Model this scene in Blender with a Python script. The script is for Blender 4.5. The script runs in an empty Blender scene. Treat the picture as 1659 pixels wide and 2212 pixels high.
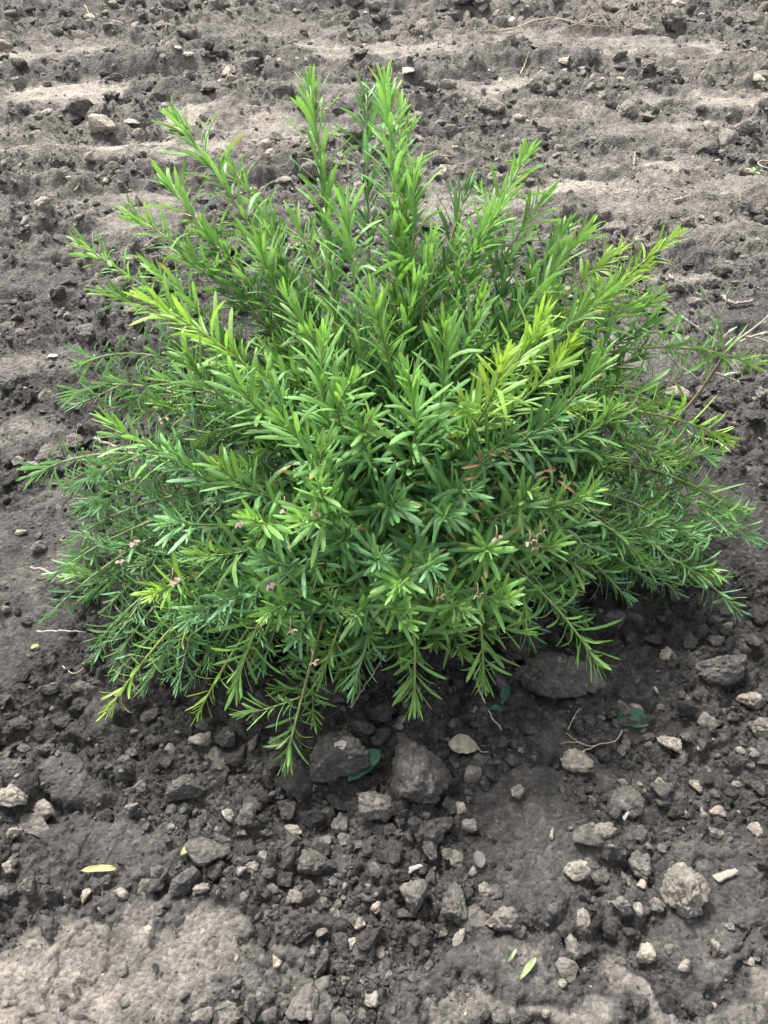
import bpy, bmesh, math, random
import numpy as np
from mathutils import Vector, Matrix

# ------------------------------------------------------------------ camera, world, sun
SC = bpy.context.scene
COL = SC.collection
CAM_H = 1.25
PITCH = math.radians(46)
VFOV = math.radians(66)
cam_d = bpy.data.cameras.new('camera')
cam_d.sensor_fit = 'VERTICAL'
cam_d.angle = VFOV
cam_d.clip_start = 0.02
cam_d.clip_end = 2000
cam = bpy.data.objects.new('camera', cam_d)
COL.objects.link(cam)
cam.location = (0, 0, CAM_H)
cam.rotation_euler = (math.pi / 2 - PITCH, 0, 0)
SC.camera = cam

SUN_EL, SUN_AZ = math.radians(54), math.radians(-28)      # azimuth from +Y towards +X
w = bpy.data.worlds.new('World')
SC.world = w
w.use_nodes = True
nt = w.node_tree
nt.nodes.clear()
sky = nt.nodes.new('ShaderNodeTexSky')
sky.sky_type = 'NISHITA'
sky.sun_disc = False
sky.sun_elevation = SUN_EL
sky.sun_rotation = SUN_AZ
sky.air_density = 1.0
sky.dust_density = 4.0
hs = nt.nodes.new('ShaderNodeHueSaturation')
hs.inputs['Saturation'].default_value = 0.22                # thin overcast: nearly white sky
bg = nt.nodes.new('ShaderNodeBackground')
bg.inputs['Strength'].default_value = 0.075
out = nt.nodes.new('ShaderNodeOutputWorld')
nt.links.new(sky.outputs[0], hs.inputs['Color'])
nt.links.new(hs.outputs[0], bg.inputs['Color'])
nt.links.new(bg.outputs[0], out.inputs['Surface'])

sun_d = bpy.data.lights.new('sun', 'SUN')
sun_d.energy = 1.5
sun_d.angle = math.radians(11)
sun_d.color = (1.0, 0.965, 0.91)
sun = bpy.data.objects.new('sun', sun_d)
COL.objects.link(sun)
sdir = Vector((math.cos(SUN_EL) * math.sin(SUN_AZ), math.cos(SUN_EL) * math.cos(SUN_AZ), math.sin(SUN_EL)))
sun.rotation_euler = sdir.to_track_quat('Z', 'Y').to_euler()
sun.location = sdir * 20

SC.view_settings.view_transform = 'Standard'
SC.view_settings.look = 'None'
SC.view_settings.gamma = 1
SC.view_settings.exposure = 2.48
SC.view_settings.use_curve_mapping = False
SC.cycles.max_bounces = 5
SC.cycles.diffuse_bounces = 3
SC.cycles.glossy_bounces = 2
SC.cycles.transmission_bounces = 3
SC.cycles.use_adaptive_sampling = True
SC.cycles.adaptive_threshold = 0.04

rng = np.random.default_rng(11)
R = random.Random(5)

# ------------------------------------------------------------------ noise
def hsh(ix, iy, iz, seed=0):
    h = (ix.astype(np.int64) * 374761393 + iy.astype(np.int64) * 668265263 + iz.astype(np.int64) * 2147483647 + seed * 974634777) & 0xFFFFFFFF
    h = ((h ^ (h >> 13)) * 1274126177) & 0xFFFFFFFF
    h = ((h ^ (h >> 16)) * 2246822519) & 0xFFFFFFFF
    h = h ^ (h >> 15)
    return (h & 0xFFFFFF) / float(0x1000000)

def vnoise2(x, y, seed=0):
    ix = np.floor(x); iy = np.floor(y)
    fx = x - ix; fy = y - iy
    fx = fx * fx * fx * (fx * (fx * 6 - 15) + 10); fy = fy * fy * fy * (fy * (fy * 6 - 15) + 10)
    z = np.zeros_like(ix)
    a = hsh(ix, iy, z, seed); b = hsh(ix + 1, iy, z, seed); c = hsh(ix, iy + 1, z, seed); d = hsh(ix + 1, iy + 1, z, seed)
    return (a + (b - a) * fx) * (1 - fy) + (c + (d - c) * fx) * fy

def fbm2(x, y, octv=4, seed=0):
    s = 0; a = 0.5; t = 0
    for k in range(octv):
        s = s + a * vnoise2(x * 2.03 ** k + 17 * k, y * 2.03 ** k - 9 * k, seed + k); t += a; a *= 0.5
    return s / t

def vnoise3(p, seed=0):
    i = np.floor(p); f = p - i
    f = f * f * (3 - 2 * f)
    r = 0
    for dx in (0, 1):
        for dy in (0, 1):
            for dz in (0, 1):
                wgt = (f[:, 0] if dx else 1 - f[:, 0]) * (f[:, 1] if dy else 1 - f[:, 1]) * (f[:, 2] if dz else 1 - f[:, 2])
                r = r + wgt * hsh(i[:, 0] + dx, i[:, 1] + dy, i[:, 2] + dz, seed)
    return r

def fbm3(p, octv=4, seed=0):
    s = 0; a = 0.5; t = 0
    for k in range(octv):
        s = s + a * vnoise3(p * 2.03 ** k + 11.3 * k, seed + k); t += a; a *= 0.5
    return s / t

def domes2(x, y, seed=0, lo=0.35):
    """crumbs: the union of bumps of random size, one per jittered cell (cell size 1)"""
    x, y = x + .55 * (vnoise2(x * 2.6, y * 2.6, seed + 70) - .5) + .3 * (vnoise2(x * 6, y * 6, seed + 72) - .5), y + .55 * (vnoise2(x * 2.6 + 31, y * 2.6, seed + 71) - .5) + .3 * (vnoise2(x * 6 + 9, y * 6, seed + 73) - .5)
    ix = np.floor(x); iy = np.floor(y)
    best = np.zeros_like(x)
    z = np.zeros_like(ix)
    for dx in (-1, 0, 1):
        for dy in (-1, 0, 1):
            cx = ix + dx; cy = iy + dy
            px = cx + hsh(cx, cy, z, seed); py = cy + hsh(cx, cy, z + 1, seed)
            r = lo + (0.95 - lo) * hsh(cx, cy, z + 2, seed) ** 2
            e = 0.6 + 0.8 * hsh(cx, cy, z + 3, seed)
            d2 = ((x - px) * e) ** 2 + ((y - py) / e) ** 2
            h = r * np.minimum(1.25 * np.clip(1 - np.sqrt(d2) / r, 0, None) ** .75, .55 + .4 * e * np.clip((x - px) * (e - 1) + .4, 0, 1))
            best = np.maximum(best, h)
    return best

def sstep(a, b, x):
    t = np.clip((x - a) / (b - a), 0, 1)
    return t * t * (3 - 2 * t)

# ------------------------------------------------------------------ picture point -> place on the ground
FPX = 1106 / math.tan(VFOV / 2)
FWD = np.array([0, math.cos(PITCH), -math.sin(PITCH)])
UPV = np.array([0, math.sin(PITCH), math.cos(PITCH)])

def ray(px, py):
    return FWD + np.array([1.0, 0, 0]) * (px - 829.5) / FPX - UPV * (py - 1106) / FPX

def at_z(px, py, z):
    d = ray(px, py)
    t = (z - CAM_H) / d[2]
    return np.array([0, 0, CAM_H]) + d * t

def depth_of(p):
    return float(np.dot(np.asarray(p) - np.array([0, 0, CAM_H]), FWD))

# ------------------------------------------------------------------ terrain: crusted smooth patches among loose crumbs
PATCH = [  # px, py, rx, ry, dryness
    (60, 118, 120, 22, .8), (230, 112, 130, 18, .72), (150, 200, 95, 34, .92), (480, 252, 110, 26, .88), (350, 322, 130, 26, .9),
    (80, 312, 120, 27, .66), (620, 275, 110, 26, .72), (290, 425, 90, 22, .62), (790, 112, 130, 18, .78), (900, 108, 110, 18, .74),
    (1180, 86, 190, 24, .72), (1430, 102, 130, 22, .8), (1040, 190, 85, 28, .76), (1130, 176, 60, 22, .9), (1530, 214, 130, 20, .86),
    (1200, 242, 120, 24, .66), (1430, 280, 140, 20, .7), (1350, 356, 150, 20, .84), (1230, 416, 120, 25, .82), (1510, 405, 140, 30, .68),
    (1380, 450, 110, 26, .6), (1080, 440, 110, 26, .7), (620, 60, 160, 18, .55), (700, 190, 90, 20, .6), (930, 450, 120, 30, .62), (330, 480, 100, 26, .62),
    (75, 770, 125, 42, .6), (65, 925, 95, 48, .58), (90, 600, 110, 30, .34), (1400, 765, 100, 72, .5), (1480, 625, 75, 20, .66),
    (1600, 500, 100, 28, .5), (75, 1160, 120, 120, .42), (40, 1340, 90, 90, .34), (1570, 1130, 110, 90, .36), (1620, 700, 90, 30, .32),
    (150, 1655, 70, 27, .42), (250, 1770, 130, 62, .34), (300, 1860, 110, 50, .3), (90, 2070, 220, 130, .72), (330, 2150, 170, 110, .62), (450, 2050, 100, 62, .66),
    (1130, 1800, 120, 85, .28), (1155, 1890, 150, 62, .3), (1030, 2100, 180, 52, .34), (1540, 1960, 110, 70, .3), (1430, 2140, 110, 50, .66),
    (1280, 1672, 110, 40, .3), (560, 2130, 110, 70, .5), (700, 1960, 80, 30, .28), (250, 1985, 160, 30, .5), (1560, 1850, 90, 35, .26),
    (1640, 2170, 90, 60, .55), (850, 2200, 120, 30, .4), (170, 1560, 80, 30, .25), (700, 2190, 130, 40, .6), (1010, 2195, 150, 36, .62), (1250, 2185, 130, 40, .66), (1560, 2150, 110, 60, .62), (480, 2170, 140, 60, .66)]
PW = []
for (px, py, rx, ry, dr) in PATCH:
    c = at_z(px, py, 0); dp = depth_of(c)
    y0 = at_z(px, py + ry, 0)[1]; y1 = at_z(px, max(py - ry, -60), 0)[1]
    if py > 2040: dr += .1; rx *= 1.1
    PW.append((c[0], (y0 + y1) / 2, rx / FPX * dp * (1.3 if py < 560 else 1), (y1 - y0) / 2 * (1.08 if py < 560 else 1), dr))

def smooth_mask(x, y):
    wx = x + 0.16 * (fbm2(x * 7, y * 7, 5, 31) - .5); wy = y + 0.24 * (fbm2(x * 7 + 40, y * 7, 5, 32) - .5)
    m = np.zeros_like(x); dr = np.zeros_like(x); tot = np.zeros_like(x) + 1e-6
    for (cx, cy, rx, ry, d) in PW:
        q = ((wx - cx) / rx) ** 2 + ((wy - cy) / ry) ** 2
        k = 1 - sstep(.25, 1.7, q)
        m = np.maximum(m, k); dr += d * k; tot += k
    m = m * (1 - .45 * sstep(1.5, 2.4, y) * (1 - sstep(.40, .56, fbm2(x * 4.5, y * 8, 5, 88))))     # the far crust is broken up
    far = sstep(5.0, 6.5, np.abs(y)) + sstep(0.0, -0.5, y)
    nz = sstep(.5, .62, fbm2(x * .9, y * 2.2, 4, 77))
    m = np.maximum(m, nz * np.clip(far, 0, 1))
    return m, np.where(tot > .01, dr / tot, .7)

def terrain(x, y, fine=True):
    m, dr = smooth_mask(x, y)
    rough = 1 - m
    far = sstep(1.5, 2.6, y)
    near = 1 - sstep(7, 10, np.hypot(x, y))
    h = 0.05 * (fbm2(x * .9 + 3, y * .9, 3, 1) - .5)
    ridge = fbm2(x * .9 + 1.2 * y, y * 5.5 - .5 * x, 4, 5)                    # wheel-rut ridges across the view
    h = h + far * near * (0.12 * (ridge - .5) * (0.45 + .55 * rough) - 0.004 * m)
    h = h - rough * 0.004 * near
    wx = x + .03 * (fbm2(x * 14, y * 14, 3, 8) - .5); wy = y + .03 * (fbm2(x * 14 + 9, y * 14, 3, 9) - .5)
    k = (0.26 + .30 * sstep(.4, .62, fbm2(x * 5, y * 7, 4, 24)) * m + .74 * rough) * near
    h = h + rough * near * 0.036 * (fbm2(x * 9, y * 9, 3, 21) - .5) * (1 + far)
    if fine:
        h = h + rough * near * (0.030 * domes2(wx / .085, wy / .085, 3, .2) * (1 + .15 * far) + 0.024 * domes2(wx / .042, wy / .042, 4, .2) * (1 + .2 * far) - .016)
        h = h + k * (0.0105 * domes2(wx / .019, wy / .019, 6) + 0.0052 * domes2(x / .0085, y / .0085, 7))
        h = h + near * 0.012 * (fbm2(x * 11, y * 11, 4, 23) - .5) + (0.22 + .3 * rough) * near * 0.02 * (fbm2(x * 34, y * 34, 4, 12) - .5)
        # drying cracks in the crust
        cr = np.abs(fbm2(x * 7, y * 7, 5, 51) - .5)
        h = h - .010 * near * (1 - sstep(0.0, .014, cr)) * sstep(.38, .5, fbm2(x * 3, y * 3, 2, 52))
    # soil heaped round the foot of the shrub, hollow under its front
    q = ((x - .02) / .5) ** 2 + ((y - 1.05) / .34) ** 2
    h = h + .02 * np.exp(-q * 1.2)
    return h, m, dr

GRID = {}
def gz(x, y):
    """ground height read from the built ground mesh"""
    Y, U, H = GRID['Y'], GRID['U'], GRID['H']
    i = min(max(int(np.searchsorted(Y, y)) - 1, 0), len(Y) - 2)
    u = x / (.56 + .6 * max(y, 0))
    j = min(max(int(np.searchsorted(U, u)) - 1, 0), len(U) - 2)
    a = (y - Y[i]) / (Y[i + 1] - Y[i]); b = (u - U[j]) / (U[j + 1] - U[j])
    return float((H[i, j] * (1 - b) + H[i, j + 1] * b) * (1 - a) + (H[i + 1, j] * (1 - b) + H[i + 1, j + 1] * b) * a)

def ground(px, py, lift=0.0):
    z = 0.0
    for _ in range(5):
        p = at_z(px, py, z)
        z = 0.5 * z + 0.5 * (gz(p[0], p[1]) + lift)
    p[2] = gz(p[0], p[1]) + lift
    return p

# ------------------------------------------------------------------ materials
def new_mat(name):
    m = bpy.data.materials.new(name); m.use_nodes = True
    n = m.node_tree.nodes; l = m.node_tree.links
    b = n['Principled BSDF']
    return m, n, l, b

def ramp(n, stops):
    r = n.new('ShaderNodeValToRGB')
    e = r.color_ramp.elements
    e[0].position, e[0].color = stops[0][0], (*stops[0][1], 1)
    e[1].position, e[1].color = stops[1][0], (*stops[1][1], 1)
    for p, c in stops[2:]:
        k = e.new(p); k.color = (*c, 1)
    return r

SOIL = [(0.0, (.031, .0295, .028)), (1.0, (.47, .415, .34)), (.3, (.078, .073, .0685)), (.55, (.170, .155, .137)), (.8, (.32, .281, .232))]

def soil_mat(name, source):
    m, n, l, b = new_mat(name)
    if source == 'object':
        oi = n.new('ShaderNodeObjectInfo'); sep = n.new('ShaderNodeSeparateColor'); l.new(oi.outputs['Color'], sep.inputs[0]); dry = sep.outputs[0]
        tc = n.new('ShaderNodeNewGeometry'); co = tc.outputs['Position']
    else:
        at = n.new('ShaderNodeAttribute'); at.attribute_name = 'dry'; dry = at.outputs['Fac']
        tc = n.new('ShaderNodeNewGeometry'); co = tc.outputs['Position']
    n1 = n.new('ShaderNodeTexNoise'); n1.inputs['Scale'].default_value = 38; n1.inputs['Detail'].default_value = 6; n1.inputs['Roughness'].default_value = .65
    n2 = n.new('ShaderNodeTexNoise'); n2.inputs['Scale'].default_value = 180; n2.inputs['Detail'].default_value = 5; n2.inputs['Roughness'].default_value = .7
    vo = n.new('ShaderNodeTexVoronoi'); vo.inputs['Scale'].default_value = 115
    for q in (n1, n2, vo): l.new(co, q.inputs['Vector'])
    def madd(a, k, c):
        q = n.new('ShaderNodeMath'); q.operation = 'MULTIPLY_ADD'; l.new(a, q.inputs[0]); q.inputs[1].default_value = k
        if hasattr(c, 'links'): l.new(c, q.inputs[2])
        else: q.inputs[2].default_value = c
        return q.outputs[0]
    s = madd(n1.outputs['Fac'], .62, dry)
    s = madd(n2.outputs['Fac'], .60, s)
    s = madd(vo.outputs['Color'], .24, s)  # random soil tones, contrast raised in colour to stand in for crevice shade
    s = madd(s, 1.0, -.73)
    r = ramp(n, SOIL); l.new(s, r.inputs[0])
    l.new(r.outputs[0], b.inputs['Base Color'])
    b.inputs['Roughness'].default_value = .95
    b.inputs['Specular IOR Level'].default_value = .12
    bu = n.new('ShaderNodeBump'); bu.inputs['Strength'].default_value = 1.0; bu.inputs['Distance'].default_value = .006
    hsum = n.new('ShaderNodeMath'); hsum.operation = 'ADD'
    l.new(n2.outputs['Fac'], hsum.inputs[0]); l.new(n1.outputs['Fac'], hsum.inputs[1])
    h2 = n.new('ShaderNodeMath'); h2.operation = 'MULTIPLY_ADD'; l.new(vo.outputs['Distance'], h2.inputs[0]); h2.inputs[1].default_value = -.8; l.new(hsum.outputs[0], h2.inputs[2])
    l.new(h2.outputs[0], bu.inputs['Height']); l.new(bu.outputs[0], b.inputs['Normal'])
    return m

def plant_mat(name, transl=.3, rough=.5, rib=True):
    """colour from the 'tint' attribute of each leaf; pale midrib and faint side veins from the leaf's own UV"""
    m, n, l, b = new_mat(name)
    at = n.new('ShaderNodeAttribute'); at.attribute_name = 'tint'
    col = at.outputs['Color']
    geo = n.new('ShaderNodeNewGeometry')
    no = n.new('ShaderNodeTexNoise'); no.inputs['Scale'].default_value = 90; no.inputs['Detail'].default_value = 3
    l.new(geo.outputs['Position'], no.inputs['Vector'])
    mr = n.new('ShaderNodeMapRange'); mr.inputs['To Min'].default_value = .72; mr.inputs['To Max'].default_value = 1.28
    l.new(no.outputs['Fac'], mr.inputs['Value'])
    mul = n.new('ShaderNodeMix'); mul.data_type = 'RGBA'; mul.blend_type = 'MULTIPLY'; mul.inputs['Factor'].default_value = 1
    l.new(col, mul.inputs[6]); l.new(mr.outputs[0], mul.inputs[7])
    c = mul.outputs[2]
    if rib:
        uv = n.new('ShaderNodeUVMap'); uv.uv_map = 'leaf'
        sx = n.new('ShaderNodeSeparateXYZ'); l.new(uv.outputs[0], sx.inputs[0])
        ab = n.new('ShaderNodeMath'); ab.operation = 'ABSOLUTE'; l.new(sx.outputs[0], ab.inputs[0])
        rm = n.new('ShaderNodeMapRange'); rm.inputs['From Min'].default_value = .04; rm.inputs['From Max'].default_value = .2
        rm.inputs['To Min'].default_value = .6; rm.inputs['To Max'].default_value = 0
        l.new(ab.outputs[0], rm.inputs['Value'])
        pale = n.new('ShaderNodeMix'); pale.data_type = 'RGBA'; pale.blend_type = 'MIX'
        l.new(rm.outputs[0], pale.inputs['Factor']); l.new(c, pale.inputs[6])
        hh = n.new('ShaderNodeMix'); hh.data_type = 'RGBA'; hh.blend_type = 'MIX'; hh.inputs['Factor'].default_value = .35
        l.new(c, hh.inputs[6]); hh.inputs[7].default_value = (.42, .55, .25, 1)
        l.new(hh.outputs[2], pale.inputs[7]); c = pale.outputs[2]
    l.new(c, b.inputs['Base Color'])
    b.inputs['Roughness'].default_value = rough
    b.inputs['Specular IOR Level'].default_value = .34
    if transl:
        t = n.new('ShaderNodeBsdfTranslucent')
        tcol = n.new('ShaderNodeMix'); tcol.data_type = 'RGBA'; tcol.blend_type = 'MULTIPLY'; tcol.inputs['Factor'].default_value = 1
        l.new(c, tcol.inputs[6]); tcol.inputs[7].default_value = (1.4, 1.4, .75, 1)
        l.new(tcol.outputs[2], t.inputs['Color'])
        mx = n.new('ShaderNodeMixShader'); mx.inputs[0].default_value = transl
        l.new(b.outputs[0], mx.inputs[1]); l.new(t.outputs[0], mx.inputs[2])
        l.new(mx.outputs[0], n['Material Output'].inputs['Surface'])
    return m

def plain_mat(name, c1, c2, scale=120, rough=.8, transl=0):
    m, n, l, b = new_mat(name)
    geo = n.new('ShaderNodeNewGeometry')
    no = n.new('ShaderNodeTexNoise'); no.inputs['Scale'].default_value = scale; no.inputs['Detail'].default_value = 5; no.inputs['Roughness'].default_value = .65
    l.new(geo.outputs['Position'], no.inputs['Vector'])
    r = ramp(n, [(.3, c1), (.7, c2)]); l.new(no.outputs['Fac'], r.inputs[0]); l.new(r.outputs[0], b.inputs['Base Color'])
    b.inputs['Roughness'].default_value = rough
    b.inputs['Specular IOR Level'].default_value = .3
    bu = n.new('ShaderNodeBump'); bu.inputs['Strength'].default_value = .5; bu.inputs['Distance'].default_value = .002
    l.new(no.outputs['Fac'], bu.inputs['Height']); l.new(bu.outputs[0], b.inputs['Normal'])
    if transl:
        t = n.new('ShaderNodeBsdfTranslucent'); l.new(r.outputs[0], t.inputs['Color'])
        mx = n.new('ShaderNodeMixShader'); mx.inputs[0].default_value = transl
        l.new(b.outputs[0], mx.inputs[1]); l.new(t.outputs[0], mx.inputs[2]); l.new(mx.outputs[0], n['Material Output'].inputs['Surface'])
    return m

M_GROUND = soil_mat('soil_ground', 'attr')
M_CLOD = soil_mat('soil_clod', 'object')
M_LEAF = plant_mat('shrub_leaf')
M_STEM = plant_mat('shrub_stem', 0, .55, False)
M_STRAW = plain_mat('straw', (.28, .225, .145), (.42, .355, .245))
M_TWIG = plain_mat('grey_twig', (.22, .20, .19), (.45, .42, .40))
M_WOOD = plain_mat('pale_wood', (.17, .145, .12), (.30, .26, .225))
M_CHALK = plain_mat('chalk_flake', (.17, .16, .15), (.29, .275, .26))
M_DRY = plain_mat('dry_leaf', (.17, .085, .04), (.36, .22, .11), 160, .7, .2)
M_PINK = plain_mat('pink_bract', (.58, .40, .38), (.70, .56, .50), 160, .6, .35)
M_YEL = plain_mat('yellow_leaf', (.29, .27, .08), (.40, .38, .16), 120, .5, .2)
M_PALE = plain_mat('pale_green_leaf', (.20, .29, .11), (.31, .40, .20), 120, .5, .2)
M_DARKLEAF = plain_mat('dark_green_leaf', (.015, .06, .035), (.05, .13, .075), 220, .5, .1)
M_GREYLEAF = plain_mat('grey_leaf', (.055, .053, .052), (.10, .096, .093), 90, .7)
M_DEAD = plain_mat('dead_leaf', (.09, .08, .055), (.33, .31, .225), 70, .7, .1)
M_PAPER = plain_mat('papery_leaf', (.20, .165, .15), (.33, .285, .26), 160, .7, .2)
M_WEED = plain_mat('weed_stalk', (.17, .125, .08), (.27, .21, .14), 60, .6)
M_WEEDP = plain_mat('weed_branch', (.33, .28, .24), (.48, .41, .36), 60, .6)
M_BUD = plain_mat('weed_bud', (.20, .30, .17), (.48, .52, .36), 260, .6)
M_BLUE = plain_mat('bluish_leaf', (.075, .135, .105), (.14, .21, .165), 130, .5, .2)
M_STONE = plain_mat('blue_pebble', (.16, .18, .21), (.26, .28, .31), 200, .6)

# ------------------------------------------------------------------ mesh helpers
def mesh_from(name, V, F, mat=None, smooth=True):
    me = bpy.data.meshes.new(name)
    V = np.asarray(V, dtype=np.float32); F = np.asarray(F, dtype=np.int32)
    k = F.shape[1]
    me.vertices.add(len(V)); me.vertices.foreach_set('co', V.ravel())
    me.loops.add(F.size); me.loops.foreach_set('vertex_index', F.ravel())
    me.polygons.add(len(F)); me.polygons.foreach_set('loop_start', np.arange(0, F.size, k, dtype=np.int32))
    me.polygons.foreach_set('loop_total', np.full(len(F), k, dtype=np.int32))
    me.polygons.foreach_set('use_smooth', np.full(len(F), smooth, dtype=bool))
    me.update(calc_edges=True)
    if mat: me.materials.append(mat)
    return me

def set_attr(me, name, vals, kind='FLOAT'):
    a = me.attributes.new(name, kind, 'POINT')
    v = np.asarray(vals, dtype=np.float32)
    a.data.foreach_set('value' if kind == 'FLOAT' else 'color', v.ravel())

def link(name, me, parent=None, loc=(0, 0, 0)):
    o = bpy.data.objects.new(name, me)
    COL.objects.link(o)
    o.location = loc
    if parent: o.parent = parent
    return o

def tag(o, label, cat, group=None):
    o['label'] = label; o['category'] = cat
    if group: o['group'] = group
    return o

def tube(P, r0, r1, sides=6):
    """tapered tube along the points P"""
    P = np.asarray(P, float); n = len(P)
    T = np.gradient(P, axis=0); T /= np.linalg.norm(T, axis=1)[:, None] + 1e-9
    ref = np.array([0.31, 0.22, .92]) if abs(T[0][2]) < .9 else np.array([1.0, 0, 0])
    A = np.cross(T, ref); A /= np.linalg.norm(A, axis=1)[:, None] + 1e-9
    B = np.cross(T, A)
    rr = np.asarray(r0) + (np.asarray(r1) - np.asarray(r0)) * np.linspace(0, 1, n)
    an = np.arange(sides) * 2 * math.pi / sides
    V = P[:, None, :] + rr[:, None, None] * (np.cos(an)[None, :, None] * A[:, None, :] + np.sin(an)[None, :, None] * B[:, None, :])
    V = V.reshape(-1, 3)
    F = []
    for i in range(n - 1):
        for j in range(sides):
            k = (j + 1) % sides
            F.append((i * sides + j, i * sides + k, (i + 1) * sides + k, (i + 1) * sides + j))
    V = np.vstack([V, P[:1], P[-1:]]); c0, c1 = n * sides, n * sides + 1
    for j in range(sides):
        k = (j + 1) % sides
        F.append((c0, k, j, j)); F.append((c1, (n - 1) * sides + j, (n - 1) * sides + k, (n - 1) * sides + k))
    return V, F

def quads_to_mesh(name, V, F, mat):
    me = bpy.data.meshes.new(name)
    F = [tuple(dict.fromkeys(int(i) for i in f)) for f in F]
    me.from_pydata([tuple(map(float, v)) for v in V], [], F)
    me.polygons.foreach_set('use_smooth', np.ones(len(me.polygons), dtype=bool))
    me.materials.append(mat)
    return me

def curve_pts(ctrl, n=16):
    """Catmull-Rom through the control points"""
    C = np.asarray(ctrl, float)
    if len(C) == 2: return C[0] + (C[1] - C[0]) * np.linspace(0, 1, n)[:, None]
    C = np.vstack([2 * C[0] - C[1], C, 2 * C[-1] - C[-2]])
    seg = len(C) - 3; outp = []
    for i in range(seg):
        p0, p1, p2, p3 = C[i:i + 4]
        m_ = max(3, n // seg)
        for t in np.linspace(0, 1, m_, endpoint=(i == seg - 1)):
            outp.append(.5 * (2 * p1 + (p2 - p0) * t + (2 * p0 - 5 * p1 + 4 * p2 - p3) * t * t + (3 * p1 - p0 - 3 * p2 + p3) * t ** 3))
    return np.array(outp)

# ------------------------------------------------------------------ ground
def dryness(x, y, m, dr):
    """how far the soil has dried out: 0 damp and dark, 1 bleached"""
    farm = sstep(1.3, 2.6, y)
    base = .135 + .265 * farm + .2 * (fbm2(x * 2.2, y * 2.2, 3, 61) - .5) + .2 * (fbm2(x * 13, y * 13, 4, 64) - .5)
    base = base + .16 * sstep(-.1, -.5, x) * (1 - sstep(.3, .7, y))          # foreground left has dried out
    base = base - .05 * np.exp(-(((x - .02) / .75) ** 2 + ((y - .95) / .4) ** 2))   # a little darker under the shrub and its front
    mm = .64 * sstep(.15, 1.0, m + .9 * (fbm2(x * 26, y * 26, 4, 63) - .5))
    return base * (1 - mm) + mm * (dr - .07 + .5 * (fbm2(x * 8, y * 12, 5, 62) - .5))

def build_ground():
    ys = [.12]
    while ys[-1] < 6.6: ys.append(ys[-1] + .0028 * (.8 + ys[-1]))
    far = list(6.6 * np.power(1.12, np.arange(1, 42)))
    back = list(-np.power(1.35, np.arange(0, 24)) * .12 + .12)[::-1]
    Y = np.array(back[:-1] + ys + far)
    ui = np.linspace(-1, 1, 581)
    uo = 1 + np.cumsum(.0045 * np.power(1.115, np.arange(0, 66)))
    U = np.concatenate([-uo[::-1], ui, uo])
    X = U[None, :] * (.56 + .6 * np.clip(Y, 0, None))[:, None]
    YY = np.repeat(Y[:, None], len(U), 1)
    x = X.ravel(); y = YY.ravel()
    h, m, dr = terrain(x, y)
    V = np.stack([x, y, h], 1)
    nr, nc = len(Y), len(U)
    GRID.update(Y=Y, U=U, H=h.reshape(nr, nc))
    idx = np.arange(nr * nc).reshape(nr, nc)
    F = np.stack([idx[:-1, :-1], idx[:-1, 1:], idx[1:, 1:], idx[1:, :-1]], -1).reshape(-1, 4)
    me = mesh_from('ground', V, F, M_GROUND)
    d = dryness(x, y, m, dr)
    set_attr(me, 'dry', np.clip(d, 0, 1))
    o = link('ground', me)
    o['kind'] = 'structure'
    return o
build_ground()

# ------------------------------------------------------------------ clods of soil
def ico(sub):
    bm = bmesh.new(); bmesh.ops.create_icosphere(bm, subdivisions=sub, radius=1)
    V = np.array([v.co[:] for v in bm.verts]); F = np.array([[v.index for v in f.verts] for f in bm.faces]); bm.free()
    return V, F
ICO = {s: ico(s) for s in (1, 2, 4, 5)}
ICO[0] = (np.array([[1, 0, 0], [-1, 0, 0], [0, 1, 0], [0, -1, 0], [0, 0, 1], [0, 0, -1.0]]), np.array([[0, 2, 4], [2, 1, 4], [1, 3, 4], [3, 0, 4], [2, 0, 5], [1, 2, 5], [3, 1, 5], [0, 3, 5]]))

def rock(sub, seed, facets=8, rough=.09, layered=False, dlo=.36, dhi=.8):
    V, F = ICO[sub]
    V = V.copy(); r_ = np.random.default_rng(seed)
    V *= (1 + .9 * (fbm3(V * 1.25 + seed * 3.7, 3, seed) - .5))[:, None]
    for _ in range(facets):
        nrm = r_.normal(size=3); nrm /= np.linalg.norm(nrm); d = r_.uniform(dlo, dhi)
        k = np.clip(V @ nrm - d, 0, None)
        V -= (k * .88)[:, None] * nrm
    if sub >= 2:
        nv = V / np.linalg.norm(V, axis=1)[:, None]
        g = fbm3(V * 4.2 + seed, 4, seed + 5) - .5
        V += nv * (rough * 3.0 * g)[:, None]
        if sub >= 4:
            c = np.abs(fbm3(V * 3.1 + seed * 2, 3, seed + 9) - .5)
            V -= nv * (.09 * (1 - sstep(0, .05, c)))[:, None]                # cracks
            V += nv * (rough * 2.0 * (fbm3(V * 13 + seed, 3, seed + 7) - .5))[:, None]
        if layered:
            V += nv * (.13 * (np.abs(((V[:, 2] * 2.6 + V[:, 0] * .9 + .5 * fbm3(V * 2, 3, seed)) % 1) - .5) - .25))[:, None]
    V /= np.abs(V).max(0)[None, :]
    return V, F

CLOD_ME = []
for k in range(18):
    V, F = rock(4, 100 + k, 9 + k % 5, .09 + .03 * (k % 3))
    CLOD_ME.append(mesh_from('clod_mesh', V, F, M_CLOD))
V, F = rock(5, 222, 5, .13, True, .55, .9); LAYER_ME = mesh_from('clod_mesh', V, F, M_CLOD)
BIG_ME = []
for k in range(4):
    V, F = rock(5, 300 + k, 7, .10, False, .55, .9); BIG_ME.append(mesh_from('clod_mesh', V, F, M_CLOD))
V, F = rock(4, 401, 12, .03); FLAKE_ME = mesh_from('flake_mesh', V, F, M_CHALK)
V, F = rock(4, 402, 6, .02); PEB_ME = mesh_from('pebble_mesh', V, F, M_STONE)

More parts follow.
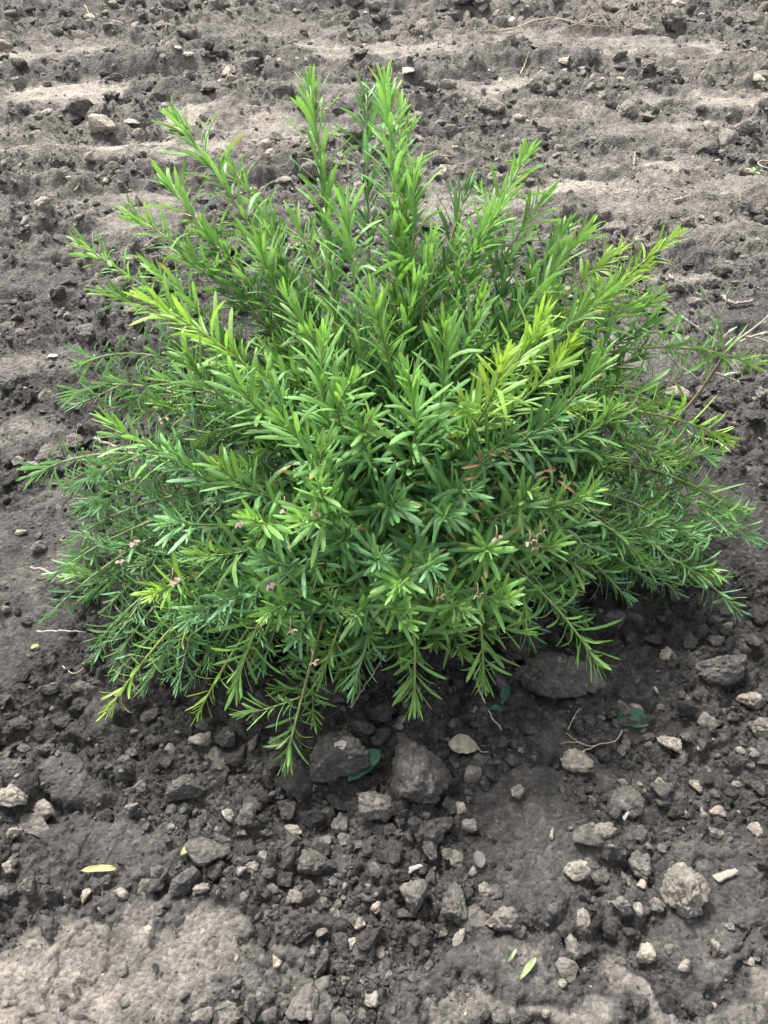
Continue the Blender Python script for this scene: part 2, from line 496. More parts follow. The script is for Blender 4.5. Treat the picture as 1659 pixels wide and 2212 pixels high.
NCLOD = [0]
TAKEN = []
PENDING = []
def clod(px, py, wpx, hpx, dry, label=None, group=None, me=None, flat=.62, rot=None, name='soil_clod', cat='soil clod', sink=.2):
    p = ground(px, py + hpx * .15)
    dp = depth_of(p)
    dep = math.atan2(CAM_H - p[2], p[1])
    sx = wpx / 2 / FPX * dp
    hh = hpx / 2 / FPX * dp
    sz = flat * min(sx, hh * 1.1)
    sy = max(.55 * sx, (hh - .55 * sz * math.cos(dep)) / math.sin(dep))
    sy = min(sy, 1.7 * sx if hpx < 1.5 * wpx else 9)
    i = NCLOD[0]; NCLOD[0] += 1
    m_ = me or CLOD_ME[(i * 7) % len(CLOD_ME)]
    o = link(name, m_)
    o.location = (p[0], p[1], p[2] + sz * (1 - 2 * sink))
    # some templates upside down or mirrored so that no two neighbours look alike
    o.scale = (sx * R.choice((-1, 1)), sy * R.choice((-1, 1)), sz)
    rz = R.uniform(-.35, .35) if rot is None else rot
    o.rotation_euler = (R.uniform(-.12, .12), R.uniform(-.12, .12), rz)
    o.color = (dry, dry, dry, 1)
    TAKEN.append((p[0], p[1], max(sx, sy)))
    if label: tag(o, label, cat, group)
    return o

G_FRONT = 'soil clods in front of the shrub'
G_BACK = 'soil clods behind the shrub'
BIG = [
    (902, 1668, 150, 200, .2, 'largest dark rounded clod, right of the dark green leaf before the shrub', BIG_ME[0], .75),
    (735, 1628, 150, 145, .16, 'broad dark clod with a white flake on top, left of the dark green leaf', BIG_ME[1], .6),
    (818, 1737, 92, 72, .36, 'wedge-shaped grey clod leaning on the left foot of the largest clod', None, .7),
    (1205, 1458, 205, 118, .17, 'large flat dark slab of soil under the drooping right front stem', BIG_ME[2], .6),
    (1120, 1397, 100, 90, .1, 'dark clod in shade behind the large flat slab', BIG_ME[3], .7),
    (690, 1490, 130, 62, .1, 'dark slab of soil half hidden under the front middle leaves', BIG_ME[3], .5),
    (1558, 1440, 140, 82, .2, 'wide dark clod at the right, below the lowest right stem', BIG_ME[1], .6),
    (1620, 1512, 72, 52, .55, 'pale rough clod near the right edge, level with the large slab', None, .7),
    (1472, 1914, 104, 132, .56, 'big layered tan clod at lower right beside the white bark chip', LAYER_ME, .8),
    (897, 1937, 76, 88, .4, 'left of two upright grey clods standing side by side in the foreground', None, .8),
    (982, 1942, 60, 88, .36, 'right of two upright grey clods standing side by side in the foreground', None, .8),
    (1087, 1984, 86, 62, .5, 'ragged grey tan clod right of the pair of upright clods', None, .75),
    (1247, 1877, 62, 50, .62, 'pale clod lying alone on smooth dark soil at lower right', None, .7),
    (1375, 1852, 56, 92, .36, 'long grey clod beside a crack, left of the big layered clod', None, .6),
    (1302, 1797, 50, 50, .56, 'pale lumpy clod above the long cracked clod', None, .7),
    (1235, 2042, 42, 64, .45, 'upright oval grey clod below the lone pale clod', None, .7),
    (1397, 2057, 56, 50, .62, 'pale crumbly clod below the big layered clod', None, .6),
    (1342, 1954, 50, 48, .5, 'tan clod immediately left of the foot of the layered clod', None, .7),
    (992, 2024, 30, 50, .66, 'small stick-shaped pale clod under the right upright clod', None, .8),
    (1355, 1722, 80, 78, .24, 'flat dark slab with a white chip on its lower edge', BIG_ME[2], .35),
    (1442, 1602, 58, 46, .66, 'pale triangular clod below the curled dark green leaf', None, .6),
    (1520, 1557, 46, 50, .52, 'tan clod right of the curled dark green leaf', None, .7),
    (1652, 1577, 62, 54, .5, 'pale clod cut by the right edge of the picture', None, .7),
    (35, 1722, 84, 56, .64, 'leftmost pale lump of the crumbly ridge at the left edge', None, .7),
    (90, 1744, 90, 46, .58, 'middle tan lump of the crumbly ridge at the left edge', None, .7),
    (80, 1780, 96, 36, .42, 'low grey lump at the foot of the crumbly ridge at the left edge', None, .6),
    (30, 1795, 42, 38, .68, 'small pale clod below the crumbly ridge at the left edge', None, .6),
    (68, 1905, 48, 52, .36, 'grey clod left of the fallen yellow leaf', None, .7),
    (495, 1757, 29, 42, .6, 'upright pale pebble-like clod left of a rounder dark one', None, .7),
    (535, 1760, 54, 66, .26, 'rounded dark clod right of the upright pale one', None, .7),
    (635, 1790, 46, 20, .74, 'flat whitish clod lying below the two big dark clods', None, .6),
    (732, 1777, 46, 58, .36, 'grey block-shaped clod below the broad dark clod', None, .7),
    (677, 1702, 22, 24, .7, 'tiny pale clod at the lower left of the broad dark clod', None, .7),
    (675, 1862, 84, 78, .22, 'big round smooth dark clod in the middle foreground', BIG_ME[0], .6),
    (625, 1742, 58, 62, .2, 'dark clod directly above the flat whitish one', None, .7),
    (400, 1700, 94, 78, .18, 'dark smooth block left of the lowest hanging shoot', BIG_ME[1], .6),
    (475, 1650, 52, 50, .24, 'dark rounded clod close to the left of the lowest hanging shoot', None, .7),
    (435, 1917, 42, 26, .6, 'pale flat clod low in the left foreground, under the small yellow leaf', None, .7),
    (642, 1937, 44, 36, .38, 'grey clod under the big round smooth one', None, .7),
    (185, 1932, 27, 36, .66, 'pale clod below the fallen yellow leaf', None, .7),
    (265, 1927, 38, 27, .62, 'ragged pale clod to the lower right of the fallen yellow leaf', None, .7),
    (597, 2072, 27, 38, .72, 'whitish upright clod alone on the lower left crust', None, .7),
    (692, 2007, 38, 46, .44, 'grey tan clod in the lower middle, right of the whitish upright one', None, .6),
    (655, 2155, 68, 96, .44, 'rough tan clod at the bottom edge, left of middle', None, .6),
    (115, 1490, 62, 40, .36, 'grey clod at the left, under the shrub fringe', None, .7),
    (180, 1482, 62, 34, .36, 'flat grey clod touching the lower left leaves', None, .7),
    (435, 1597, 52, 42, .54, 'pale angular clod under the small bright lower left shoot', None, .7),
    (490, 1587, 62, 62, .13, 'dark clod between the pale angular clod and the lowest hanging shoot', None, .7),
    (995, 1742, 29, 32, .78, 'whitish clod just right of the foot of the largest clod', None, .7),
    (1010, 1782, 42, 40, .54, 'tan clod below the whitish one beside the largest clod', None, .7),
    (1117, 1712, 32, 38, .55, 'pale broken clod on dark soil right of the largest clod', None, .7),
    (1322, 1337, 84, 44, .13, 'dark clod in the shade of the right front leaves', None, .7),
    (1540, 1384, 50, 38, .38, 'grey clod above the wide dark clod at the right', None, .7),
    (1555, 880, 66, 42, .22, 'dark clod right of the dry weed', None, .7),
    (30, 822, 74, 52, .22, 'large flat dark clod at the left edge behind the shrub', BIG_ME[2], .5),
    (1400, 146, 34, 24, .42, 'grey block in the heap of stones at the upper right', None, .8),
    (240, 212, 34, 34, .36, 'left of two leaning grey clods under a dark ledge at upper left', None, .9),
    (277, 213, 30, 32, .36, 'right of two leaning grey clods under a dark ledge at upper left', None, .9),
    (42, 186, 34, 30, .5, 'round tan clod in the heap at the upper left edge', None, .8),
    (447, 190, 40, 26, .48, 'grey slab leaning in the upper left heap of stones', None, .6),
]
for (px, py, a, b_, d, lab, me, fl) in BIG:
    clod(px, py, a, b_, d + (.15 if d < .3 else .06), lab, None, me, fl * 1.2, sink=.2)

MID = [(1425, 1687, 30, 26, .66), (1502, 1694, 26, 36, .58), (1475, 1752, 32, 30, .64), (1517, 1757, 22, 32, .6), (1550, 1750, 36, 28, .6), (1630, 1785, 34, 42, .6),
       (1255, 1977, 38, 46, .5), (1375, 1957, 24, 42, .56), (1415, 1947, 34, 42, .44), (1480, 2085, 36, 30, .68), (1442, 2047, 30, 28, .5), (1545, 2037, 20, 28, .68),
       (1620, 2075, 30, 22, .66), (1045, 1917, 34, 40, .5), (989, 1850, 38, 42, .44), (1022, 1880, 24, 24, .66), (1387, 1910, 28, 28, .72), (932, 1827, 40, 56, .3),
       (1212, 2124, 26, 26, .56), (1180, 2187, 22, 22, .56), (815, 1960, 32, 34, .68), (762, 2037, 26, 32, .62), (777, 1992, 26, 26, .62), (822, 2052, 26, 34, .6),
       (805, 2150, 36, 42, .6), (55, 1617, 36, 28, .4), (175, 1522, 62, 50, .15), (330, 1600, 40, 34, .2), (270, 1640, 42, 28, .3), (285, 1740, 34, 22, .55), (357, 1950, 34, 30, .3),
       (545, 1870, 34, 30, .54), (565, 1845, 24, 24, .55), (520, 1880, 30, 24, .56), (455, 1825, 28, 22, .62), (410, 1830, 30, 30, .34), (480, 1840, 44, 44, .22), (590, 1915, 30, 34, .4),
       (640, 1860, 30, 26, .4), (790, 1840, 44, 46, .22), (1410, 1380, 42, 36, .2), (1357, 1370, 38, 40, .22), (1615, 1384, 52, 44, .24), (1150, 1320, 50, 34, .12),
       (1480, 1590, 36, 32, .38), (1470, 1630, 36, 44, .3), (1398, 1650, 26, 26, .4), (1345, 1690, 30, 24, .5), (1600, 1620, 24, 22, .6), (1590, 1690, 26, 20, .6),
       (985, 1510, 30, 36, .22), (980, 1560, 26, 30, .36), (1085, 1600, 34, 32, .26), (1030, 1560, 36, 28, .2), (1145, 1570, 36, 34, .26), (700, 1555, 36, 18, .2), (860, 1800, 30, 26, .3),
       (560, 1700, 40, 44, .16), (600, 1640, 46, 50, .14), (260, 1530, 50, 40, .14), (330, 1545, 50, 44, .14), (130, 1560, 50, 34, .16), (50, 1560, 60, 40, .24), (1640, 1700, 40, 40, .26), (1600, 1990, 34, 30, .3),
       (20, 1870, 34, 34, .6), (20, 2150, 40, 40, .6), (230, 1900, 30, 30, .3), (1575, 2000, 22, 20, .5), (500, 2200, 40, 30, .5), (1545, 1340, 40, 30, .25), (1430, 1335, 30, 26, .2), (1500, 1500, 30, 26, .25), (1320, 1540, 28, 26, .3), (1250, 1510, 30, 24, .3)]
for (px, py, a, b_, d) in MID:
    pale = d >= .45
    PENDING.append((clod(px, py, a, b_, d + (.05 if pale else 0)), px, py, 'small pale clod' if pale else 'small dark clod', 'soil clod', G_FRONT))

STONES = [(197, 40, 26, 22, .9), (125, 63, 22, 17, .75), (490, 157, 27, 23, 1), (390, 143, 18, 15, .95), (414, 140, 27, 12, 1), (480, 177, 24, 18, .7), (287, 265, 46, 18, .9), (215, 257, 19, 9, 1),
          (300, 282, 22, 16, .8), (583, 330, 26, 22, .85), (580, 205, 22, 14, .8), (885, 160, 34, 16, .95), (1217, 132, 32, 16, 1), (1262, 150, 28, 24, .75), (1277, 130, 16, 22, .75), (1305, 175, 18, 14, .85),
          (1340, 170, 20, 10, .95), (1425, 152, 20, 20, .62), (1630, 176, 34, 28, .95), (1462, 8, 30, 18, .7), (1120, 302, 26, 18, .7), (905, 302, 22, 18, .72), (985, 320, 18, 14, .7), (1545, 465, 18, 20, .7),
          (1515, 472, 18, 16, .66), (1425, 242, 20, 16, .6), (1380, 220, 16, 18, .6), (117, 639, 26, 15, .75), (142, 681, 24, 20, .7), (117, 769, 26, 16, .95), (45, 720, 30, 18, .62), (1447, 601, 15, 15, .85),
          (1485, 570, 30, 24, .3), (1592, 574, 24, 24, .3), (47, 1150, 30, 16, .72), (12, 1317, 28, 26, .55), (225, 160, 26, 22, .25), (62, 257, 26, 20, .6), (85, 250, 28, 18, .65), (175, 475, 26, 20, .6), (150, 385, 18, 12, .75),
          (228, 393, 14, 14, .8), (45, 440, 26, 10, .7), (1220, 150, 18, 12, .7), (60, 640, 60, 28, .2), (150, 610, 36, 22, .25), (1600, 1000, 50, 34, .2), (1630, 900, 50, 40, .2), (1530, 940, 40, 28, .22)]
for (px, py, a, b_, d) in STONES:
    white = d >= .9
    o = clod(px, py, a, b_, min(d, .86), None, None, None, .6 if white else .75, name='pale_stone' if white else 'soil_clod', sink=.2)
    PENDING.append((o, px, py, 'white angular stone' if white else 'tan dry clod' if d >= .45 else 'dark clod', 'stone' if white else 'soil clod', 'white stones behind the shrub' if white else G_BACK))

# --- crumbs: sampled over the loose areas, size and number falling off with distance
def sample_crumbs(n, smin, smax, pw, floor=.11):
    out = []
    got = 0
    while got < n:
        k = n * 3
        d = .24 * np.power(6.4 / .24, rng.random(k))           # even per ring in log distance
        u = rng.uniform(-1.2, 1.2, k)
        x = u * (.56 + .56 * d); y = d
        m, dr = smooth_mask(x, y)
        cl = fbm2(x * 4, y * 6, 3, 91)
        fl = np.where(y < 1.1, floor * .55, floor)
        pr = (fl + (1 - fl) * (1 - m) ** 1.4) * np.clip(.25 + 2.2 * (cl - .3), .06, 1)
        keep = rng.random(k) < pr
        x, y, m = x[keep], y[keep], m[keep]
        dist = np.hypot(y, CAM_H)
        t = rng.random(len(x))
        s = smin * (1 - t * (1 - (smin / smax) ** pw)) ** (-1 / pw)
        s = s * dist * (1 - .35 * m)
        out.append(np.stack([x, y, s, m], 1)); got += len(x)
    return np.concatenate(out)[:n]

def crumb_mesh(name, S, sub, ntpl, seed):
    tpl = [rock(sub, seed + k, 9, .13)[0] for k in range(ntpl)]
    F0 = ICO[sub][1]
    T = np.array(tpl)
    n = len(S); nv = T.shape[1]
    pick = rng.integers(0, ntpl, n)
    V = T[pick]
    sc = S[:, 2][:, None] * .5 * rng.uniform(.55, 1.45, (n, 3)) * np.array([1.0, 1.0, .75])
    V = V * sc[:, None, :]
    a = rng.uniform(0, 2 * math.pi, n); ca, sa = np.cos(a)[:, None], np.sin(a)[:, None]
    tl = rng.uniform(-.5, .5, n)[:, None]
    y1 = V[:, :, 1] * np.cos(tl) - V[:, :, 2] * np.sin(tl); z1 = V[:, :, 1] * np.sin(tl) + V[:, :, 2] * np.cos(tl)
    X = V[:, :, 0] * ca - y1 * sa; Y = V[:, :, 0] * sa + y1 * ca
    hz = terrain(S[:, 0], S[:, 1])[0]
    V = np.stack([X + S[:, 0][:, None], Y + S[:, 1][:, None], z1 + (hz + .06 * S[:, 2])[:, None]], -1).reshape(-1, 3)
    F = (F0[None] + (np.arange(n) * nv)[:, None, None]).reshape(-1, 3)
    me = mesh_from(name, V, F, M_GROUND, smooth=False)
    mk, drk = smooth_mask(S[:, 0], S[:, 1])
    d = dryness(S[:, 0], S[:, 1], mk * .6, drk) + .02 + np.clip(rng.normal(0, .12, n), -.15, .4) + .26 * (rng.random(n) < .12)
    set_attr(me, 'dry', np.repeat(np.clip(d, 0, 1), nv))
    return me, d

S1 = sample_crumbs(12800, .0066, .036, 2.1)
order = np.argsort(-S1[:, 2] / np.hypot(S1[:, 1], CAM_H))
# the most conspicuous become clods of their own, the rest is crumb cover
ind = []
for i in order:
    x, y, s, m = S1[i]
    if len(ind) >= 120: break
    if abs(x) > .02 + .5 * (y * .695 + .9): continue
    if ((x - .02) / .6) ** 2 + ((y - 1.15) / .4) ** 2 < 1: continue
    rv = np.array([x, y, -CAM_H]); dv = rv @ FWD
    if ((829.5 + FPX * x / dv - 830) / 600) ** 2 + ((1106 - FPX * (rv @ UPV) / dv - 920) / 500) ** 2 < 1: continue      # hidden by the shrub
    if any((x - t[0]) ** 2 + (y - t[1]) ** 2 < (t[2] + .4 * s) ** 2 for t in TAKEN): continue
    ind.append(i); TAKEN.append((x, y, s * .5))
for q, i in enumerate(ind):
    x, y, s, m = S1[i]
    o = link('soil_clod', CLOD_ME[(q * 5 + 3) % len(CLOD_ME)])
    sz = .36 * s
    o.location = (x, y, gz(x, y) + .4 * sz)
    o.scale = (.5 * s * R.uniform(.8, 1.2), .5 * s * R.uniform(.8, 1.2), sz)
    o.rotation_euler = (R.uniform(-.4, .4), R.uniform(-.4, .4), R.uniform(0, 6.28))
    back = y > 1.15
    d = (.47 if back else .24) + .25 * max(-.3, R.gauss(0, .6))
    o.color = (d, d, d, 1)
    rel = np.array([x, y, gz(x, y) - CAM_H]); dq = rel @ FWD
    PENDING.append((o, 829.5 + FPX * x / dq, 1106 - FPX * (rel @ UPV) / dq, 'loose clod', 'soil clod', 'loose clods strewn behind the shrub' if back else 'loose clods strewn before the shrub'))

# say which one: by the nearest thing one can find, and the order going away from it
MARKS = [(215, 1880, 'the fallen yellow leaf'), (902, 1668, 'the largest dark clod'), (735, 1628, 'the clod with the white flake'), (1472, 1914, 'the big layered clod'), (1567, 1892, 'the white bark chip'),
         (1280, 1615, 'the forked straw twig'), (1365, 1565, 'the curled dark leaf'), (940, 1940, 'the two upright clods'), (675, 1862, 'the big round dark clod'), (605, 1620, 'the lowest hanging shoot'),
         (1205, 1458, 'the large flat slab'), (70, 1750, 'the crumbly left ridge'), (1140, 2092, 'the pale green leaf'), (597, 2072, 'the whitish upright clod'), (1558, 1440, 'the wide dark clod at right'),
         (401, 1840, 'the tiny yellow leaf'), (1355, 1722, 'the slab with the white chip'), (1195, 45, 'the long straw at the top'), (1606, 268, 'the short pale stick at right'), (1550, 760, 'the dry weed'),
         (1590, 652, 'the gnarled pale stick'), (660, 140, 'the tallest shoot'), (355, 225, 'the upper left shoot'), (450, 170, 'the upper left heap'), (1628, 372, 'the tiny seedling'),
         (1300, 150, 'the upper right heap'), (258, 212, 'the two leaning grey clods'), (50, 1040, 'the leftmost shoot'), (145, 510, 'the left back shoot'), (1150, 312, 'the right back shoot'),
         (1472, 428, 'the thin grey stick at right'), (187, 20, 'the upright straw at top left'), (830, 145, 'the tallest pair of shoots'), (1480, 492, 'the far right lime shoot')]
WAYS = ['right of', 'to the upper right of', 'straight above', 'to the upper left of', 'left of', 'to the lower left of', 'straight below', 'to the lower right of']
bins = {}
for q in PENDING:
    mk = min(MARKS, key=lambda m_: (m_[0] - q[1]) ** 2 + (m_[1] - q[2]) ** 2)
    way = WAYS[int(round(math.atan2(mk[1] - q[2], q[1] - mk[0]) / (math.pi / 4))) % 8]
    bins.setdefault((q[3], way, mk[2]), []).append((math.hypot(q[1] - mk[0], q[2] - mk[1]), q))
for (what, way, mk), lst in bins.items():
    lst.sort(key=lambda e: e[0])
    for k, (_, q) in enumerate(lst):
        if len(lst) == 1: lab = f'{what} {way} {mk}'
        elif k < 5: lab = f"{what} {way} {mk}, {['nearest', 'second', 'third', 'fourth', 'fifth'][k]} out"
        else: lab = f'{what} {way} {mk}, farther out'
        tag(q[0], lab, q[4], q[5])
rest = np.ones(len(S1), bool); rest[ind] = False
bad = np.zeros(len(S1), bool)
for t in TAKEN[:len(BIG) + len(MID) + len(STONES)]:
    bad |= ((S1[:, 0] - t[0]) ** 2 + (S1[:, 1] - t[1]) ** 2 < (t[2] * .8) ** 2)
me, _ = crumb_mesh('soil_crumbs', S1[rest & ~bad], 2, 14, 500)
o = link('soil_crumbs', me); o['kind'] = 'stuff'; tag(o, 'loose grey crumbs of soil covering the ground', 'soil crumbs')
S2 = sample_crumbs(66000, .0019, .0075, 1.5, .4)
me, _ = crumb_mesh('soil_grit', S2, 0, 24, 700)
o = link('soil_grit', me); o['kind'] = 'stuff'; tag(o, 'fine grit of broken soil scattered between the clods', 'soil grit')

# ------------------------------------------------------------------ the shrub
BASE = np.array([.02, 1.12, .02])
RAD = np.array([.70, .47, .53])
def dome(px, py, k=1.0):
    """where the line of sight meets the shrub's outer surface"""
    d = ray(px, py); o_ = np.array([0, 0, CAM_H]) - np.array([BASE[0], BASE[1], 0])
    r_ = RAD * k
    a = ((d / r_) ** 2).sum(); b = 2 * (d * o_ / r_ ** 2).sum(); c = ((o_ / r_) ** 2).sum() - 1
    disc = b * b - 4 * a * c
    t = (-b - math.sqrt(max(disc, 0))) / (2 * a)
    return np.array([0, 0, CAM_H]) + d * t

LIME = np.array([.29, .44, .07]); YOUNG = np.array([.18, .34, .085]); MIDG = np.array([.112, .245, .085]); DEEP = np.array([.056, .145, .062]); BLUE = np.array([.122, .255, .118])
YELL = np.array([.33, .44, .09])
TINT = {'lime': (YOUNG, LIME), 'young': (MIDG * .9 + YOUNG * .2, YOUNG * 1.15), 'mid': (MIDG, YOUNG * .85), 'deep': (DEEP * 1.1, MIDG * .9), 'blue': (BLUE * .9, BLUE * 1.3), 'yellow': (YOUNG, LIME)}

def outward(p):
    v = (p - np.array([BASE[0], BASE[1], 0])) / RAD ** 2
    v = v / np.linalg.norm(v)
    v = v + np.array([R.gauss(0, .25), R.gauss(0, .25), .45 + R.gauss(0, .2)])
    return v / np.linalg.norm(v)
STEMS = []      # (points, kind, leaf length, featured)
def stem(tip, kind='mid', L=.062, feat=True, bend=None, base=None, via=None, out=None, trim=0):
    b = BASE + np.array([R.gauss(0, .05), R.gauss(0, .04), 0]) if base is None else np.array(base)
    tip = np.array(tip, float)
    if via is None:
        hor = tip[:2] - b[:2]; hl = np.linalg.norm(hor)
        rise = tip[2] - b[2]
        if bend is None: bend = .10 + .25 * hl if rise < .3 else .05
        c1 = b + np.array([hor[0] * .22, hor[1] * .22, max(rise, 0) * .42 + bend * .8])
        c2 = b + np.array([hor[0] * .66, hor[1] * .66, max(rise, 0) * .80 + bend * .8])
        if out is not None: c2 = tip - np.array(out) * min(.24, .5 * np.linalg.norm(tip - b))
        t = np.linspace(0, 1, 26)[:, None]
        P = (1 - t) ** 3 * b + 3 * (1 - t) ** 2 * t * c1 + 3 * (1 - t) * t * t * c2 + t ** 3 * tip
    else:
        P = curve_pts([b] + [np.array(v) for v in via] + [tip], 28)
    if trim:                                             # the leaves reach past the stem's end
        seg_ = np.concatenate([[0], np.cumsum(np.linalg.norm(np.diff(P, axis=0), axis=1))])
        tt = np.linspace(0, seg_[-1] - trim, len(P))
        P = np.stack([np.interp(tt, seg_, P[:, q]) for q in range(3)], 1)
    wob = np.stack([np.sin(np.linspace(0, R.uniform(3, 6), len(P)) + R.uniform(0, 6)) for _ in range(3)], 1) * .006
    P = P + wob * np.linspace(0, 1, len(P))[:, None] * np.linspace(1, 0, len(P))[:, None] * 3
    gzz = terrain(P[:, 0], P[:, 1], False)[0] + .02
    P[1:, 2] = np.maximum(P[1:, 2], gzz[1:])
    STEMS.append((P, kind, L, feat))

# shoots that stand out against the ground: tip seen at (px, py), tip height z
for (px, py, z, kind, L) in [
    (665, 150, .80, 'young', .066), (790, 175, .74, 'deep', .066), (832, 150, .78, 'young', .070), (862, 215, .72, 'young', .066), (1150, 312, .66, 'young', .064), (1018, 378, .60, 'deep', .06),
    (1192, 405, .60, 'mid', .064), (1298, 475, .55, 'mid', .06), (1480, 495, .50, 'lime', .055), (1365, 520, .52, 'lime', .05), (362, 232, .70, 'young', .066), (338, 368, .60, 'young', .066),
    (252, 448, .54, 'young', .06), (145, 515, .48, 'young', .058), (192, 622, .44, 'mid', .06), (285, 635, .56, 'lime', .07), (620, 440, .58, 'young', .06), (1440, 690, .40, 'deep', .06),
    (1645, 800, .26, 'young', .062), (1590, 965, .22, 'lime', .062), (1610, 1118, .14, 'mid', .055), (1640, 1165, .10, 'blue', .055), (1600, 1325, .05, 'blue', .055), (1560, 1260, .08, 'blue', .055),
    (1300, 1450, .12, 'young', .066), (1045, 1490, .09, 'young', .066), (895, 1530, .11, 'young', .074), (612, 1668, .05, 'mid', .058), (505, 1500, .13, 'young', .072), (225, 1548, .03, 'lime', .045),
    (418, 1560, .04, 'lime', .042), (85, 1350, .04, 'blue', .04), (105, 1255, .07, 'blue', .042), (140, 1180, .10, 'blue', .046), (52, 1042, .17, 'blue', .062), (150, 800, .26, 'blue', .058),
    (138, 865, .22, 'blue', .058), (180, 1300, .06, 'blue', .048), (200, 1400, .05, 'blue', .05), (240, 1440, .05, 'blue', .05), (160, 1110, .12, 'blue', .055), (1375, 600, .48, 'lime', .06),
    (1330, 620, .52, 'young', .062), (1420, 760, .34, 'deep', .06), (1480, 900, .26, 'mid', .06), (1500, 1010, .22, 'mid', .06), (1510, 1185, .13, 'mid', .055), (1420, 1270, .10, 'blue', .055), (1360, 1300, .10, 'blue', .055),
    (1220, 1330, .13, 'blue', .06), (760, 1500, .12, 'blue', .06), (690, 1480, .12, 'mid', .058), (410, 1420, .10, 'blue', .055), (330, 1450, .08, 'blue', .055), (300, 1500, .05, 'blue', .05), (170, 1270, .06, 'blue', .038), (215, 1330, .07, 'blue', .040), (150, 1320, .04, 'blue', .036), (250, 1390, .06, 'blue', .042), (190, 1440, .03, 'blue', .040), (290, 1420, .06, 'blue', .044), (240, 1470, .03, 'blue', .040), (330, 1380, .09, 'blue', .046),
    (360, 1470, .05, 'blue', .044), (400, 1490, .05, 'blue', .046), (130, 1230, .06, 'blue', .036), (230, 1240, .10, 'blue', .044), (270, 1310, .09, 'blue', .044), (450, 1440, .09, 'blue', .05), (560, 1460, .09, 'blue', .054), (1470, 1290, .06, 'blue', .05), (1540, 1150, .12, 'blue', .05),
    (1255, 520, .58, 'mid', .06), (480, 330, .6, 'mid', .055), (940, 480, .62, 'young', .06),
    (560, 450, .57, 'young', .062), (745, 400, .66, 'young', .066), (895, 330, .68, 'young', .068), (880, 420, .62, 'lime', .064), (1000, 500, .56, 'mid', .062),
    (1060, 470, .58, 'young', .062), (1105, 420, .62, 'young', .062), (1240, 470, .56, 'mid', .06), (1225, 610, .50, 'mid', .062), (300, 560, .50, 'young', .062), (360, 530, .52, 'mid', .062), (425, 480, .55, 'young', .062), (500, 480, .56, 'mid', .062),
    (1420, 565, .46, 'lime', .056), (1400, 640, .45, 'young', .06), (1450, 630, .42, 'mid', .058)]:
    stem(at_z(px, py, z), kind, L, trim=.028 if z > .15 else .012)

# shoots pointing at the viewer on the near side of the crown
for (px, py, k, kind, L) in [
    (960, 705, 1.16, 'mid', .075), (1085, 780, 1.15, 'yellow', .078), (1175, 680, 1.18, 'lime', .066), (1230, 740, 1.1, 'lime', .066), (650, 1125, 1.08, 'young', .068), (870, 1085, .98, 'deep', .07), (235, 910, 1.02, 'young', .064),
    (330, 1285, 1.0, 'lime', .055), (470, 1000, 1.05, 'mid', .066), (600, 900, 1.06, 'young', .066), (700, 960, 1.06, 'mid', .066), (800, 900, 1.08, 'mid', .066), (690, 1040, 1.08, 'young', .066), (540, 1120, 1.03, 'young', .066),
    (430, 1200, 1.0, 'mid', .062), (570, 1330, 1.03, 'young', .064), (560, 1210, 1.0, 'blue', .062), (820, 1200, .98, 'blue', .062), (930, 1230, 1.0, 'blue', .064), (860, 1270, 1.05, 'young', .066), (1050, 1180, 1.02, 'mid', .064),
    (1140, 1060, 1.02, 'mid', .064), (1280, 1060, 1.02, 'young', .062), (1200, 1180, 1.02, 'mid', .062), (1020, 1060, 1.0, 'deep', .064), (960, 1120, .98, 'deep', .066), (740, 1160, .97, 'deep', .066), (760, 1330, 1.03, 'mid', .062),
    (880, 1350, 1.04, 'young', .062), (1000, 1320, 1.02, 'mid', .06), (640, 1380, 1.0, 'blue', .06), (480, 1300, .98, 'blue', .06), (400, 1340, 1.0, 'blue', .055), (1100, 1290, 1.02, 'young', .06), (350, 1130, 1.0, 'blue', .06),
    (400, 760, 1.1, 'mid', .066), (500, 800, 1.08, 'young', .066), (620, 640, 1.06, 'young', .066), (700, 720, 1.08, 'young', .068), (800, 640, 1.1, 'young', .07), (560, 520, 1.04, 'mid', .066), (900, 600, 1.06, 'young', .068), (1040, 640, 1.08, 'mid', .068),
    (1100, 560, 1.06, 'deep', .066), (1300, 760, 1.06, 'mid', .062), (1330, 880, 1.02, 'mid', .062), (1200, 900, 1.06, 'deep', .064), (1110, 930, 1.06, 'deep', .066), (880, 800, 1.12, 'young', .072), (760, 820, 1.08, 'young', .068)]:
    stem(dome(px, py, k), kind, L * .92, out=outward(dome(px, py, k)))

# the low front fringe
for (px, py, z, kind) in [(480, 1400, .10, 'blue'), (560, 1400, .12, 'mid'), (640, 1445, .09, 'blue'), (700, 1420, .12, 'young'), (760, 1445, .09, 'mid'), (820, 1400, .14, 'blue'), (880, 1430, .12, 'young'), (940, 1385, .14, 'mid'), (1000, 1415, .10, 'young'),
                          (1060, 1375, .12, 'mid'), (1130, 1335, .13, 'blue'), (600, 1490, .06, 'mid'), (680, 1370, .15, 'mid'), (980, 1340, .16, 'blue'), (720, 1300, .2, 'mid'), (1240, 1270, .14, 'mid'), (1330, 1230, .13, 'young')]:
    p = at_z(px, py, z)
    stem(p, kind, .052, out=outward(p) * .8)
nfeat = len(STEMS)
